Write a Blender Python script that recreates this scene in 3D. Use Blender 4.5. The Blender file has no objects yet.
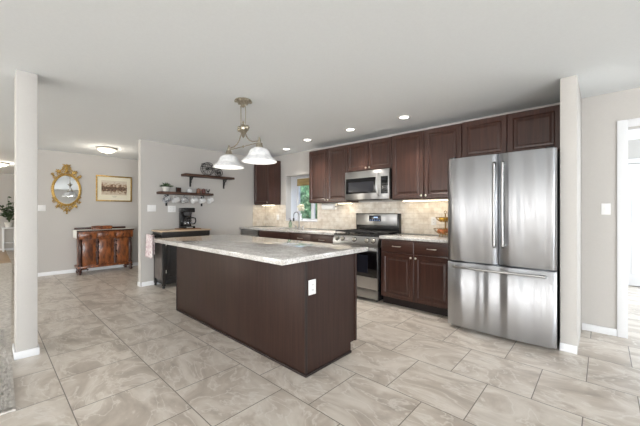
import bpy, bmesh, math, random
from mathutils import Vector, Matrix, Euler
random.seed(7)
PI = math.pi
SC = bpy.context.scene
COL = SC.collection

# ------------------------------------------------------------------ camera, world, light
cam_d = bpy.data.cameras.new('camera'); cam = bpy.data.objects.new('camera', cam_d); COL.objects.link(cam)
cam_d.sensor_width = 36; cam_d.lens = 36 * 307 / 640
cam_d.shift_y = -1.5 / 640
cam_d.clip_start = 0.05
cam.location = (0, 0, 1.245)
cam.rotation_euler = (PI / 2, 0, math.atan2(283, 307))
SC.camera = cam

w = bpy.data.worlds.new('world'); SC.world = w; w.use_nodes = True
wn = w.node_tree.nodes; wl = w.node_tree.links
bg = wn['Background']
sky = wn.new('ShaderNodeTexSky'); sky.sky_type = 'HOSEK_WILKIE'; sky.sun_direction = (0.3, -0.5, 0.8); sky.turbidity = 3
wl.new(sky.outputs[0], bg.inputs[0]); bg.inputs[1].default_value = 4.5

def area(name, loc, size, power, col, look):
    d = bpy.data.lights.new(name, 'AREA'); d.shape = 'RECTANGLE'; d.size, d.size_y = size
    d.energy = power; d.color = col
    o = bpy.data.objects.new(name, d); COL.objects.link(o); o.location = loc
    o.rotation_euler = Vector(look).to_track_quat('-Z', 'Y').to_euler()
    return o
# area lamps added behind the camera, standing in for daylight from unseen windows
for x in (-7.0, -4.6, -2.2, .2, 2.6):
    area('added_south_daylight', (x, -6.9, 1.25), (1.5, 2.1), 42, (1.0, 0.985, 0.965), (0, 1, 0))
for y in (-5.0, -2.7, -.4):
    area('added_east_daylight', (5.9, y, 1.25), (1.5, 2.0), 100, (0.91, 0.955, 1.0), (-1, 0, 0))  # cooler area lamps added on the unseen east side
area('added_hall_daylight', (2.6, 6.0, 1.4), (1.6, 1.6), 70, (0.86, 0.93, 1.0), (-1, 0, 0))  # area lamp added out of view to brighten the hall
area('added_den_daylight', (-12.0, -6.9, 1.4), (2.6, 1.5), 90, (1.0, 0.96, 0.86), (0, 1, 0))  # warm area lamp added out of view for the far room
sun_d = bpy.data.lights.new('sun', 'SUN'); sun_d.energy = 2.5; sun_d.angle = 0.02
sun = bpy.data.objects.new('sun', sun_d); COL.objects.link(sun)
sun.rotation_euler = Vector((-0.45, 0.55, -0.7)).to_track_quat('-Z', 'Y').to_euler()

SC.view_settings.view_transform = 'Standard'; SC.view_settings.look = 'None'
SC.view_settings.gamma = 1; SC.view_settings.use_curve_mapping = False
SC.view_settings.exposure = 0.9

# ------------------------------------------------------------------ materials
def lin(r, g, b):
    return tuple(((c / 255) / 12.92 if c / 255 <= .04045 else ((c / 255 + .055) / 1.055) ** 2.4) for c in (r, g, b)) + (1,)

def new_mat(name):
    m = bpy.data.materials.new(name); m.use_nodes = True
    nt = m.node_tree
    return m, nt, nt.nodes['Principled BSDF'], nt.nodes, nt.links

def mat(name, rgb, rough=.5, metal=0, var=0.0, vscale=20, stretch=(1, 1, 1), bump=0, coat=0, rgb2=None, spec=None):
    m, nt, b, N, L = new_mat(name)
    b.inputs['Roughness'].default_value = rough; b.inputs['Metallic'].default_value = metal
    b.inputs['Coat Weight'].default_value = coat; b.inputs['Coat Roughness'].default_value = .15
    if spec is not None: b.inputs['Specular IOR Level'].default_value = spec
    c = lin(*rgb)
    tc = N.new('ShaderNodeTexCoord'); mp = N.new('ShaderNodeMapping'); mp.inputs['Scale'].default_value = stretch
    no = N.new('ShaderNodeTexNoise'); no.inputs['Scale'].default_value = vscale; no.inputs['Detail'].default_value = 5
    L.new(tc.outputs['Object'], mp.inputs[0]); L.new(mp.outputs[0], no.inputs['Vector'])
    ra = N.new('ShaderNodeValToRGB')
    c2 = lin(*rgb2) if rgb2 else tuple(x * (1 - var) for x in c[:3]) + (1,)
    ra.color_ramp.elements[0].color = c2; ra.color_ramp.elements[1].color = c
    ra.color_ramp.elements[0].position = .35; ra.color_ramp.elements[1].position = .65
    L.new(no.outputs[0], ra.inputs[0]); L.new(ra.outputs[0], b.inputs['Base Color'])
    if bump:
        bp = N.new('ShaderNodeBump'); bp.inputs['Strength'].default_value = bump; bp.inputs['Distance'].default_value = .01
        L.new(no.outputs[0], bp.inputs['Height']); L.new(bp.outputs[0], b.inputs['Normal'])
    return m

def tile_floor():
    m, nt, b, N, L = new_mat('porcelain_tile_floor')
    tc = N.new('ShaderNodeTexCoord'); mp = N.new('ShaderNodeMapping')
    P = .522
    mp.inputs['Location'].default_value = (2.70 + 60 * P, -.36 + 40 * P, 0)
    br = N.new('ShaderNodeTexBrick'); br.offset = .5; br.inputs['Scale'].default_value = 1
    br.inputs['Brick Width'].default_value = P; br.inputs['Row Height'].default_value = P
    br.inputs['Mortar Size'].default_value = .0032; br.inputs['Mortar Smooth'].default_value = .1
    br.inputs['Color1'].default_value = (0, 0, 0, 1); br.inputs['Color2'].default_value = (1, 1, 1, 1)
    br.inputs['Mortar'].default_value = (.5, .5, .5, 1)
    L.new(tc.outputs['Object'], mp.inputs[0]); L.new(mp.outputs[0], br.inputs['Vector'])
    mul = N.new('ShaderNodeMath'); mul.operation = 'MULTIPLY'; mul.inputs[1].default_value = 37
    L.new(br.outputs['Color'], mul.inputs[0])
    rot = N.new('ShaderNodeMapping'); rot.inputs['Rotation'].default_value = (0, 0, .5); rot.inputs['Scale'].default_value = (1.0, 1.9, 1)
    L.new(tc.outputs['Object'], rot.inputs[0])
    n1 = N.new('ShaderNodeTexNoise'); n1.noise_dimensions = '4D'; n1.inputs['Scale'].default_value = 1.6
    n1.inputs['Detail'].default_value = 7; n1.inputs['Distortion'].default_value = 2.2; n1.inputs['Roughness'].default_value = .55
    L.new(rot.outputs[0], n1.inputs['Vector']); L.new(mul.outputs[0], n1.inputs['W'])
    r1 = N.new('ShaderNodeValToRGB'); e = r1.color_ramp.elements
    e[0].position = .3; e[0].color = lin(168, 157, 145); e[1].position = .68; e[1].color = lin(222, 214, 204)
    x = e.new(.48); x.color = lin(197, 186, 174); x = e.new(.54); x.color = lin(208, 199, 188)
    L.new(n1.outputs[0], r1.inputs[0])
    n2 = N.new('ShaderNodeTexNoise'); n2.noise_dimensions = '4D'; n2.inputs['Scale'].default_value = 1.6
    n2.inputs['Detail'].default_value = 4; n2.inputs['Distortion'].default_value = 3.2
    L.new(rot.outputs[0], n2.inputs['Vector']); L.new(mul.outputs[0], n2.inputs['W'])
    r2 = N.new('ShaderNodeValToRGB'); e = r2.color_ramp.elements
    e[0].position = .475; e[0].color = (0, 0, 0, 1); e[1].position = .53; e[1].color = (0, 0, 0, 1)
    x = e.new(.5); x.color = (.75, .75, .75, 1)
    L.new(n2.outputs[0], r2.inputs[0])
    mx = N.new('ShaderNodeMixRGB'); mx.inputs[2].default_value = lin(224, 218, 210)
    L.new(r2.outputs[0], mx.inputs[0]); L.new(r1.outputs[0], mx.inputs[1])
    m3 = N.new('ShaderNodeMixRGB'); m3.inputs[2].default_value = lin(120, 112, 103)
    L.new(br.outputs['Fac'], m3.inputs[0]); L.new(mx.outputs[0], m3.inputs[1]); L.new(m3.outputs[0], b.inputs['Base Color'])
    bp = N.new('ShaderNodeBump'); bp.invert = True; bp.inputs['Strength'].default_value = .5; bp.inputs['Distance'].default_value = .002
    L.new(br.outputs['Fac'], bp.inputs['Height']); L.new(bp.outputs[0], b.inputs['Normal'])
    b.inputs['Roughness'].default_value = .3
    return m

def granite():
    m, nt, b, N, L = new_mat('speckled_granite')
    tc = N.new('ShaderNodeTexCoord')
    n1 = N.new('ShaderNodeTexNoise'); n1.inputs['Scale'].default_value = 90; n1.inputs['Detail'].default_value = 4
    n2 = N.new('ShaderNodeTexNoise'); n2.inputs['Scale'].default_value = 9; n2.inputs['Detail'].default_value = 6
    n3 = N.new('ShaderNodeTexVoronoi'); n3.inputs['Scale'].default_value = 75
    for n in (n1, n2, n3): L.new(tc.outputs['Object'], n.inputs['Vector'])
    r1 = N.new('ShaderNodeValToRGB'); e = r1.color_ramp.elements
    e[0].position = .34; e[0].color = lin(100, 95, 92); e[1].position = .58; e[1].color = lin(224, 222, 219)
    x = e.new(.46); x.color = lin(184, 180, 175)
    L.new(n1.outputs[0], r1.inputs[0])
    r2 = N.new('ShaderNodeValToRGB'); e = r2.color_ramp.elements
    e[0].position = .35; e[0].color = lin(186, 182, 176); e[1].position = .65; e[1].color = lin(224, 222, 219)
    L.new(n2.outputs[0], r2.inputs[0])
    mx = N.new('ShaderNodeMixRGB'); mx.blend_type = 'MIX'; mx.inputs[0].default_value = .5
    L.new(r1.outputs[0], mx.inputs[1]); L.new(r2.outputs[0], mx.inputs[2])
    r3 = N.new('ShaderNodeValToRGB'); e = r3.color_ramp.elements
    e[0].position = .12; e[0].color = (1, 1, 1, 1); e[1].position = .2; e[1].color = (0, 0, 0, 1)
    L.new(n3.outputs['Distance'], r3.inputs[0])
    m2 = N.new('ShaderNodeMixRGB'); m2.inputs[2].default_value = lin(70, 62, 56)
    ml = N.new('ShaderNodeMath'); ml.operation = 'MULTIPLY'; ml.inputs[1].default_value = .6
    L.new(r3.outputs[0], ml.inputs[0]); L.new(ml.outputs[0], m2.inputs[0]); L.new(mx.outputs[0], m2.inputs[1])
    L.new(m2.outputs[0], b.inputs['Base Color'])
    b.inputs['Roughness'].default_value = .06
    return m

def backsplash():
    m, nt, b, N, L = new_mat('travertine_backsplash')
    tc = N.new('ShaderNodeTexCoord'); mp = N.new('ShaderNodeMapping')
    mp.inputs['Rotation'].default_value = (-PI / 2, 0, 0)
    # vector (x + y, z): works on both walls
    sp = N.new('ShaderNodeSeparateXYZ'); ad = N.new('ShaderNodeMath'); cb = N.new('ShaderNodeCombineXYZ')
    L.new(tc.outputs['Object'], sp.inputs[0]); L.new(sp.outputs[0], ad.inputs[0]); L.new(sp.outputs[1], ad.inputs[1])
    L.new(ad.outputs[0], cb.inputs[0]); L.new(sp.outputs[2], cb.inputs[1])
    br = N.new('ShaderNodeTexBrick'); br.inputs['Scale'].default_value = 1
    br.inputs['Brick Width'].default_value = .152; br.inputs['Row Height'].default_value = .076
    br.inputs['Mortar Size'].default_value = .002
    br.inputs['Color1'].default_value = lin(222, 213, 200); br.inputs['Color2'].default_value = lin(238, 232, 222)
    br.inputs['Mortar'].default_value = lin(206, 198, 186)
    L.new(cb.outputs[0], br.inputs['Vector'])
    n1 = N.new('ShaderNodeTexNoise'); n1.inputs['Scale'].default_value = 14; n1.inputs['Detail'].default_value = 5
    L.new(tc.outputs['Object'], n1.inputs['Vector'])
    mx = N.new('ShaderNodeMixRGB'); mx.blend_type = 'MULTIPLY'; mx.inputs[0].default_value = .6
    r = N.new('ShaderNodeValToRGB'); e = r.color_ramp.elements
    e[0].position = .35; e[0].color = lin(218, 209, 197); e[1].position = .6; e[1].color = (1, 1, 1, 1)
    L.new(n1.outputs[0], r.inputs[0]); L.new(br.outputs['Color'], mx.inputs[1]); L.new(r.outputs[0], mx.inputs[2])
    L.new(mx.outputs[0], b.inputs['Base Color']); b.inputs['Roughness'].default_value = .4
    return m

def wood_cab(name, a, b_, rough=.3, axis='z', scale=1):
    m, nt, b, N, L = new_mat(name)
    tc = N.new('ShaderNodeTexCoord'); mp = N.new('ShaderNodeMapping')
    mp.inputs['Scale'].default_value = (45, 45, 2) if axis == 'z' else ((2, 45, 45) if axis == 'x' else (45, 2, 45))
    no = N.new('ShaderNodeTexNoise'); no.inputs['Scale'].default_value = scale; no.inputs['Detail'].default_value = 6; no.inputs['Distortion'].default_value = .4
    L.new(tc.outputs['Object'], mp.inputs[0]); L.new(mp.outputs[0], no.inputs['Vector'])
    ra = N.new('ShaderNodeValToRGB'); e = ra.color_ramp.elements
    e[0].position = .3; e[0].color = lin(*a); e[1].position = .7; e[1].color = lin(*b_)
    L.new(no.outputs[0], ra.inputs[0]); L.new(ra.outputs[0], b.inputs['Base Color'])
    b.inputs['Roughness'].default_value = rough; b.inputs['Coat Weight'].default_value = .08; b.inputs['Specular IOR Level'].default_value = .4
    return m

ROT = .25
def stainless(name, rgb=(205, 205, 205), rough=.26, wave=.0):
    m, nt, b, N, L = new_mat(name)
    tc = N.new('ShaderNodeTexCoord')
    b.inputs['Base Color'].default_value = lin(*rgb); b.inputs['Metallic'].default_value = 1
    b.inputs['Anisotropic'].default_value = .85; b.inputs['Anisotropic Rotation'].default_value = ROT
    mp = N.new('ShaderNodeMapping'); mp.inputs['Scale'].default_value = (2, 2, 90)
    no = N.new('ShaderNodeTexNoise'); no.inputs['Scale'].default_value = 1; no.inputs['Detail'].default_value = 3
    L.new(tc.outputs['Object'], mp.inputs[0]); L.new(mp.outputs[0], no.inputs['Vector'])
    mr = N.new('ShaderNodeMapRange'); mr.inputs['To Min'].default_value = rough; mr.inputs['To Max'].default_value = rough + .012
    L.new(no.outputs[0], mr.inputs[0]); L.new(mr.outputs[0], b.inputs['Roughness'])
    if wave:
        m2 = N.new('ShaderNodeMapping'); m2.inputs['Scale'].default_value = (8, 8, .4)
        n2 = N.new('ShaderNodeTexNoise'); n2.inputs['Scale'].default_value = 1; n2.inputs['Detail'].default_value = 0
        L.new(tc.outputs['Object'], m2.inputs[0]); L.new(m2.outputs[0], n2.inputs['Vector'])
        bp = N.new('ShaderNodeBump'); bp.inputs['Strength'].default_value = 1; bp.inputs['Distance'].default_value = wave
        L.new(n2.outputs[0], bp.inputs['Height']); L.new(bp.outputs[0], b.inputs['Normal'])
    return m

def emis(name, rgb, st):
    m, nt, b, N, L = new_mat(name)
    b.inputs['Base Color'].default_value = lin(*rgb); b.inputs['Emission Color'].default_value = lin(*rgb)
    b.inputs['Emission Strength'].default_value = st
    return m

def glass(name, tint=(255, 255, 255), rough=0):
    m, nt, b, N, L = new_mat(name)
    b.inputs['Base Color'].default_value = lin(*tint); b.inputs['Transmission Weight'].default_value = 1
    b.inputs['Roughness'].default_value = rough; b.inputs['IOR'].default_value = 1.45
    return m

def window_glass():
    m = bpy.data.materials.new('window_glass'); m.use_nodes = True; nt = m.node_tree; N = nt.nodes; N.clear()
    o = N.new('ShaderNodeOutputMaterial'); mx = N.new('ShaderNodeMixShader'); t = N.new('ShaderNodeBsdfTransparent'); g = N.new('ShaderNodeBsdfGlossy')
    g.inputs['Roughness'].default_value = .02; mx.inputs[0].default_value = .06
    nt.links.new(t.outputs[0], mx.inputs[1]); nt.links.new(g.outputs[0], mx.inputs[2]); nt.links.new(mx.outputs[0], o.inputs[0])
    return m

M = {}
M['wall'] = mat('greige_wall_paint', (192, 188.5, 184), .85, var=.02, vscale=60)
M['ceiling'] = mat('white_ceiling_paint', (234, 238, 240), .9, var=.02, vscale=60)
M['white'] = mat('white_trim_paint', (228, 229, 231), .45, var=.01)
M['floor'] = tile_floor()
M['oak'] = wood_cab('light_wood_floor', (160, 132, 100), (190, 162, 128), .4, 'y')
M['granite'] = granite()
M['splash'] = backsplash()
M['cab'] = wood_cab('espresso_cherry_wood', (55, 35, 29), (75, 49, 41), .3)
M['cabx'] = wood_cab('espresso_cherry_wood_rail', (55, 35, 29), (75, 49, 41), .3, 'x')
M['island'] = wood_cab('dark_brown_island_veneer', (47, 33, 29), (60, 43, 37), .4)
_b = M['island'].node_tree.nodes['Principled BSDF']; _b.inputs['Specular IOR Level'].default_value = .22; _b.inputs['Coat Weight'].default_value = 0
M['toe'] = mat('black_brown_toe_kick', (38, 27, 24), .6, var=.2)
M['steel'] = stainless('brushed_stainless_steel', (178, 178, 178), .3)
M['fridge'] = stainless('wavy_brushed_stainless_steel', (188, 190, 194), .34, .05)
M['nickel'] = mat('satin_nickel', (205, 200, 190), .28, 1, var=.05)
M['pewter'] = mat('antique_pewter', (186, 178, 162), .36, 1, var=.35, vscale=60)
M['black'] = mat('black_enamel', (16, 16, 17), .25, var=.2)
M['blackglass'] = mat('black_glass', (10, 10, 12), .06, var=.2)
M['castiron'] = mat('cast_iron', (26, 26, 27), .6, var=.3)
M['blackpaint'] = mat('black_painted_wood', (34, 32, 32), .42, var=.25)
M['darkgrey'] = mat('dark_grey_plastic', (58, 58, 60), .5, var=.1)
M['greybrown'] = mat('grey_brown_painted_panel', (96, 88, 84), .5, var=.1)
M['shelfwood'] = wood_cab('dark_stained_shelf_wood', (52, 34, 27), (86, 58, 44), .5, 'y')
M['butcher'] = wood_cab('pale_wood_top', (176, 152, 126), (206, 184, 158), .4, 'y')
M['board'] = wood_cab('brown_cutting_board', (128, 92, 60), (160, 120, 84), .5, 'y')
M['mahog'] = mat('flame_mahogany', (158, 92, 48), .3, vscale=9, stretch=(2.2, 2.2, .8), rgb2=(78, 40, 22), coat=.3)
M['mahogd'] = wood_cab('dark_mahogany', (40, 20, 14), (74, 38, 24), .3)
M['gold'] = mat('antique_gold_gilt', (214, 182, 112), .4, .8, vscale=70, rgb2=(140, 108, 54), bump=.3)
M['goldwire'] = mat('gold_wire', (158, 128, 78), .35, 1, var=.2)
M['mirror'] = mat('mirror_silver', (235, 238, 240), .02, 1, var=0)
M['mat'] = mat('cream_mat_board', (226, 220, 200), .8, var=.02)
M['ceramic'] = mat('white_ceramic', (226, 226, 226), .2, var=.02, coat=.4)
M['mugprint'] = mat('dark_printed_ceramic', (226, 226, 226), .25, vscale=55, rgb2=(60, 62, 70))
M['brownceramic'] = mat('brown_glazed_ceramic', (128, 84, 56), .35, vscale=40, rgb2=(92, 56, 38))
M['redbrown'] = mat('red_brown_ceramic', (112, 58, 50), .35, vscale=40, rgb2=(80, 40, 36))
M['towel'] = mat('floral_dish_towel', (230, 225, 224), .95, vscale=30, rgb2=(190, 162, 168), bump=.4)
M['linen'] = mat('white_linen', (228, 226, 220), .95, var=.04, vscale=80, bump=.3)
M['paper'] = mat('white_paper', (240, 240, 238), .95, var=.02)
M['plate'] = mat('white_wall_plate', (236, 236, 235), .4, var=.01)
M['slot'] = mat('grey_slot', (120, 120, 120), .5)
M['leaf'] = mat('grey_green_leaf', (84, 104, 72), .6, vscale=30, rgb2=(54, 76, 48))
M['hedge'] = mat('garden_leaf', (160, 196, 146), .6, vscale=9, rgb2=(78, 128, 86))
M['leafd'] = mat('dark_plant_leaf', (58, 78, 46), .6, vscale=30, rgb2=(36, 54, 30))
M['pot'] = mat('grey_white_pot', (200, 198, 192), .6, var=.1)
M['rug'] = mat('grey_shag_pile', (226, 221, 214), .95, vscale=26, rgb2=(196, 190, 183), bump=1.0)
M['bamboo'] = wood_cab('woven_bamboo_blind', (140, 118, 78), (196, 172, 118), .8, 'x', 2)
M['soil'] = mat('garden_soil', (110, 98, 80), .95, vscale=8, rgb2=(80, 84, 56))
M['lemon'] = mat('yellow_fruit', (214, 172, 52), .4, vscale=60, rgb2=(190, 140, 40))
M['peach'] = mat('peach_fruit', (206, 130, 84), .4, vscale=60, rgb2=(180, 96, 60))
M['petal'] = mat('cream_petal', (236, 230, 208), .7, vscale=60, rgb2=(214, 206, 176))
M['soap'] = glass('pale_green_glass', (196, 226, 210), .05)
M['clearglass'] = glass('coffee_pot_glass', (225, 225, 228), .02)
M['winglass'] = window_glass()
M['led'] = emis('warm_led_strip', (255, 236, 200), 7)
M['lens'] = emis('downlight_lens', (255, 250, 240), 5)
M['bulb'] = emis('frosted_bulb', (255, 250, 240), .6)
M['flushglass'] = emis('frosted_flush_glass', (255, 246, 232), .55)
M['display'] = mat('dark_display', (30, 32, 40), .15)
M['digits'] = emis('blue_display_digits', (150, 175, 220), .6)

def frosted():
    m, nt, b, N, L = new_mat('white_alabaster_glass')
    tc = N.new('ShaderNodeTexCoord'); no = N.new('ShaderNodeTexNoise'); no.inputs['Scale'].default_value = 26; no.inputs['Detail'].default_value = 4
    L.new(tc.outputs['Object'], no.inputs['Vector'])
    ra = N.new('ShaderNodeValToRGB'); e = ra.color_ramp.elements
    e[0].position = .35; e[0].color = lin(216, 217, 219); e[1].position = .6; e[1].color = lin(238, 238, 238)
    L.new(no.outputs[0], ra.inputs[0]); L.new(ra.outputs[0], b.inputs['Base Color'])
    b.inputs['Roughness'].default_value = .25
    b.inputs['Subsurface Weight'].default_value = .0
    b.inputs['Transmission Weight'].default_value = .0; b.inputs['Emission Color'].default_value = (1, .97, .93, 1); b.inputs['Emission Strength'].default_value = .0
    return m
M['frost'] = frosted()

def landscape():
    m, nt, b, N, L = new_mat('sepia_landscape_print')
    tc = N.new('ShaderNodeTexCoord'); sp = N.new('ShaderNodeSeparateXYZ'); L.new(tc.outputs['Generated'], sp.inputs[0])
    no = N.new('ShaderNodeTexNoise'); no.inputs['Scale'].default_value = 9; no.inputs['Detail'].default_value = 6
    L.new(tc.outputs['Generated'], no.inputs['Vector'])
    # tree masses at both sides, sky in the middle top, pale river lower right
    ab = N.new('ShaderNodeMath'); ab.operation = 'SUBTRACT'; ab.inputs[1].default_value = .45; L.new(sp.outputs[1], ab.inputs[0])
    a2 = N.new('ShaderNodeMath'); a2.operation = 'ABSOLUTE'; L.new(ab.outputs[0], a2.inputs[0])
    s = N.new('ShaderNodeMath'); s.operation = 'SUBTRACT'; L.new(sp.outputs[2], s.inputs[0]); L.new(a2.outputs[0], s.inputs[1])
    t = N.new('ShaderNodeMath'); t.operation = 'MULTIPLY_ADD'; t.inputs[1].default_value = 1.1; L.new(no.outputs[0], t.inputs[0]); L.new(s.outputs[0], t.inputs[2])
    r = N.new('ShaderNodeValToRGB'); e = r.color_ramp.elements
    e[0].position = .25; e[0].color = lin(196, 182, 160); e[1].position = .95; e[1].color = lin(206, 196, 178)
    for p, c in ((.42, (120, 92, 70)), (.55, (72, 56, 46)), (.7, (138, 108, 84)), (.82, (188, 170, 148))):
        x = e.new(p); x.color = lin(*c)
    L.new(t.outputs[0], r.inputs[0]); L.new(r.outputs[0], b.inputs['Base Color']); b.inputs['Roughness'].default_value = .6
    return m
M['print'] = landscape()

# ------------------------------------------------------------------ mesh helpers
def box(bm, x0, x1, y0, y1, z0, z1, bev=0, seg=2):
    vs = [bm.verts.new((x, y, z)) for x in (x0, x1) for y in (y0, y1) for z in (z0, z1)]
    fs = [(0, 1, 3, 2), (4, 6, 7, 5), (0, 4, 5, 1), (2, 3, 7, 6), (0, 2, 6, 4), (1, 5, 7, 3)]
    faces = [bm.faces.new([vs[i] for i in f]) for f in fs]
    if bev:
        es = list({e for f in faces for e in f.edges})
        bmesh.ops.bevel(bm, geom=es, offset=bev, segments=seg, affect='EDGES', profile=.5)
    return vs

def lathe(bm, prof, n=24, mtx=None, sy=1.0):
    """prof: list of (r, z)"""
    mtx = mtx or Matrix(); rings = []
    for r, z in prof:
        if r < 1e-5: rings.append([bm.verts.new(mtx @ Vector((0, 0, z)))])
        else: rings.append([bm.verts.new(mtx @ Vector((r * math.cos(2 * PI * i / n), sy * r * math.sin(2 * PI * i / n), z))) for i in range(n)])
    for a, b in zip(rings, rings[1:]):
        for i in range(n):
            j = (i + 1) % n
            if len(a) == 1 and len(b) == 1: continue
            if len(a) == 1: f = (a[0], b[j], b[i])
            elif len(b) == 1: f = (a[i], a[j], b[0])
            else: f = (a[i], a[j], b[j], b[i])
            try: bm.faces.new(f)
            except ValueError: pass
    return rings

def tube(bm, pts, r, n=8, closed=False, sy=None):
    """tube along points; r a number or list"""
    pts = [Vector(p) for p in pts]; N_ = len(pts); rings = []
    rr = r if isinstance(r, (list, tuple)) else [r] * N_
    up = None
    for i, p in enumerate(pts):
        if closed: t = (pts[(i + 1) % N_] - pts[i - 1])
        else: t = pts[min(i + 1, N_ - 1)] - pts[max(i - 1, 0)]
        t.normalize()
        if up is None:
            up = Vector((0, 0, 1)) if abs(t.z) < .9 else Vector((1, 0, 0))
        u = up - t * up.dot(t)
        if u.length < 1e-4: u = t.orthogonal()
        u.normalize(); v = t.cross(u); up = u
        rings.append([bm.verts.new(p + (u * math.cos(2 * PI * k / n) + v * math.sin(2 * PI * k / n)) * rr[i]) for k in range(n)])
    L_ = list(zip(rings, rings[1:])) + ([(rings[-1], rings[0])] if closed else [])
    for a, b in L_:
        for k in range(n):
            try: bm.faces.new((a[k], a[(k + 1) % n], b[(k + 1) % n], b[k]))
            except ValueError: pass
    if not closed:
        bm.faces.new(rings[0][::-1]); bm.faces.new(rings[-1])

def ball(bm, c, r, n=10, s=(1, 1, 1)):
    bmesh.ops.create_uvsphere(bm, u_segments=n, v_segments=max(5, n * 2 // 3), radius=r, matrix=Matrix.Translation(c) @ Matrix.Diagonal((s[0], s[1], s[2], 1)))

def panel(bm, x0, x1, z0, z1, loops, back):
    """concentric rectangles facing -Y: loops = [(inset, y)], back = y of the back"""
    rs = [[(x0, back), (x1, back)]]
    rings = []
    for ins, y in [(0, back)] + loops:
        rings.append([bm.verts.new(v) for v in ((x0 + ins, y, z0 + ins), (x1 - ins, y, z0 + ins), (x1 - ins, y, z1 - ins), (x0 + ins, y, z1 - ins))])
    for a, b in zip(rings, rings[1:]):
        for k in range(4): bm.faces.new((a[k], a[(k + 1) % 4], b[(k + 1) % 4], b[k]))
    bm.faces.new(rings[-1]); bm.faces.new(rings[0][::-1])

def raised_door(bm, x0, x1, z0, z1, front, t=.02, fr=.058):
    f = front
    panel(bm, x0, x1, z0, z1, [(0, f + .004), (.004, f), (fr - .008, f), (fr, f + .007), (fr + .003, f + .012), (fr + .01, f + .012), (fr + .036, f + .003), (fr + .038, f + .002)], f + t)

def flat_drawer(bm, x0, x1, z0, z1, front, t=.02):
    f = front
    panel(bm, x0, x1, z0, z1, [(0, f + .006), (.006, f + .001), (.012, f)], f + t)

def finish(bm, smooth=True):
    bmesh.ops.recalc_face_normals(bm, faces=bm.faces)
    return bm

def obj(name, bm, m, parent=None, smooth=40, loc=None, rot=None, extra=None):
    bmesh.ops.recalc_face_normals(bm, faces=bm.faces)
    me = bpy.data.meshes.new(name); bm.to_mesh(me); bm.free()
    me.materials.append(m)
    for e_ in (extra or []): me.materials.append(e_)
    if smooth:
        for p in me.polygons: p.use_smooth = True
        me.set_sharp_from_angle(angle=math.radians(smooth))
    o = bpy.data.objects.new(name, me); COL.objects.link(o)
    if parent: o.parent = parent
    if loc: o.location = loc
    if rot: o.rotation_euler = rot
    return o

def thing(name, label, cat, loc=(0, 0, 0), rz=0, group=None, rot=None):
    o = bpy.data.objects.new(name, None); COL.objects.link(o); o.empty_display_size = .1
    o.location = loc; o.rotation_euler = rot or (0, 0, rz)
    o['label'] = label; o['category'] = cat
    if group: o['group'] = group
    return o

def tag(o, label, cat, group=None):
    o['label'] = label; o['category'] = cat
    if group: o['group'] = group
    return o

def struct(name, bm, m, parent=None, smooth=40):
    o = obj(name, bm, m, parent, smooth)
    if not parent: o['kind'] = 'structure'
    return o

def quick(x0, x1, y0, y1, z0, z1, bev=0):
    bm = bmesh.new(); box(bm, x0, x1, y0, y1, z0, z1, bev); return bm

def dup(root, loc, rot, label, group=None):
    r = root.copy(); COL.objects.link(r); r.location = loc; r.rotation_euler = rot; r['label'] = label
    if group: r['group'] = group
    for ch in list(root.children):
        c = ch.copy(); COL.objects.link(c); c.parent = r
        for g in ch.children:
            d = g.copy(); COL.objects.link(d); d.parent = c
    return r

# ------------------------------------------------------------------ the room
H = 2.44
YB = 4.26          # cabinet wall
XS = -5.62         # shelf wall
XM = -7.93         # mirror wall
struct('floor', (lambda b: (box(b, -14.2, 6.2, -7.1, 4.66, -.1, 0), box(b, -.75, 6.2, 4.66, 7.45, -.1, 0), b)[-1])(bmesh.new()), M['floor'])
struct('ceiling', (lambda b: (box(b, -14.2, 6.2, -7.1, 4.40, H, H + .1), box(b, -.75, 6.2, 4.40, 7.45, H, H + .1), b)[-1])(bmesh.new()), M['ceiling'])
bm = bmesh.new()   # back wall with window niche and doorway cut out
NX0, NX1, NZ0, NZ1 = -4.90, -3.985, 1.05, 1.985
DX0, DX1, DZ = .18, 1.0, 2.07
def wseg(x0, x1, z0, z1): box(bm, x0, x1, YB, YB + .14, z0, z1)
wseg(XM - 6.2, NX0, 0, H); wseg(NX0, NX1, 0, NZ0 - .001); wseg(NX0, NX1, NZ1 + .001, H); wseg(NX1, DX0, 0, H); wseg(DX0, DX1, DZ, H); wseg(DX1, 6.2, 0, H)
struct('wall_back', bm, M['wall'])
# recess box of the garden window
bm = bmesh.new()
box(bm, NX0 - .05, NX0, YB + .14, 4.66, NZ0 - .05, NZ1 + .05)
box(bm, NX1, NX1 + .05, YB + .14, 4.66, NZ0 - .05, NZ1 + .05)
box(bm, NX0, NX1, YB + .14, 4.66, NZ1, NZ1 + .05); box(bm, NX0, NX1, YB + .14, 4.66, NZ0 - .05, NZ0)
struct('wall_niche', bm, M['white'])
struct('wall_shelf', quick(XS - .12, XS, 1.73, YB, 0, H), M['wall'])
struct('trim_1', quick(XS - .1205, XS + .0005, 1.724, 1.73, 0, H, .0), M['wall'])
struct('wall_mirror', quick(XM - .12, XM, .45, YB, 0, H), M['wall'])
struct('wall_left_post', quick(-3.87, -3.62, .165, .30, 0, H, .006), M['wall'])
struct('wall_right_stub', quick(-.285, -.166, 3.49, YB, 0, H, .006), M['wall'])
struct('wall_far', quick(-14.15, -14.0, -7.0, YB, 0, H), M['wall'])
struct('wall_south', quick(-14.2, 6.2, -7.15, -7.0, 0, H), M['wall'])
struct('wall_east', quick(6.0, 6.15, -7.0, 7.4, 0, H), M['wall'])
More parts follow.
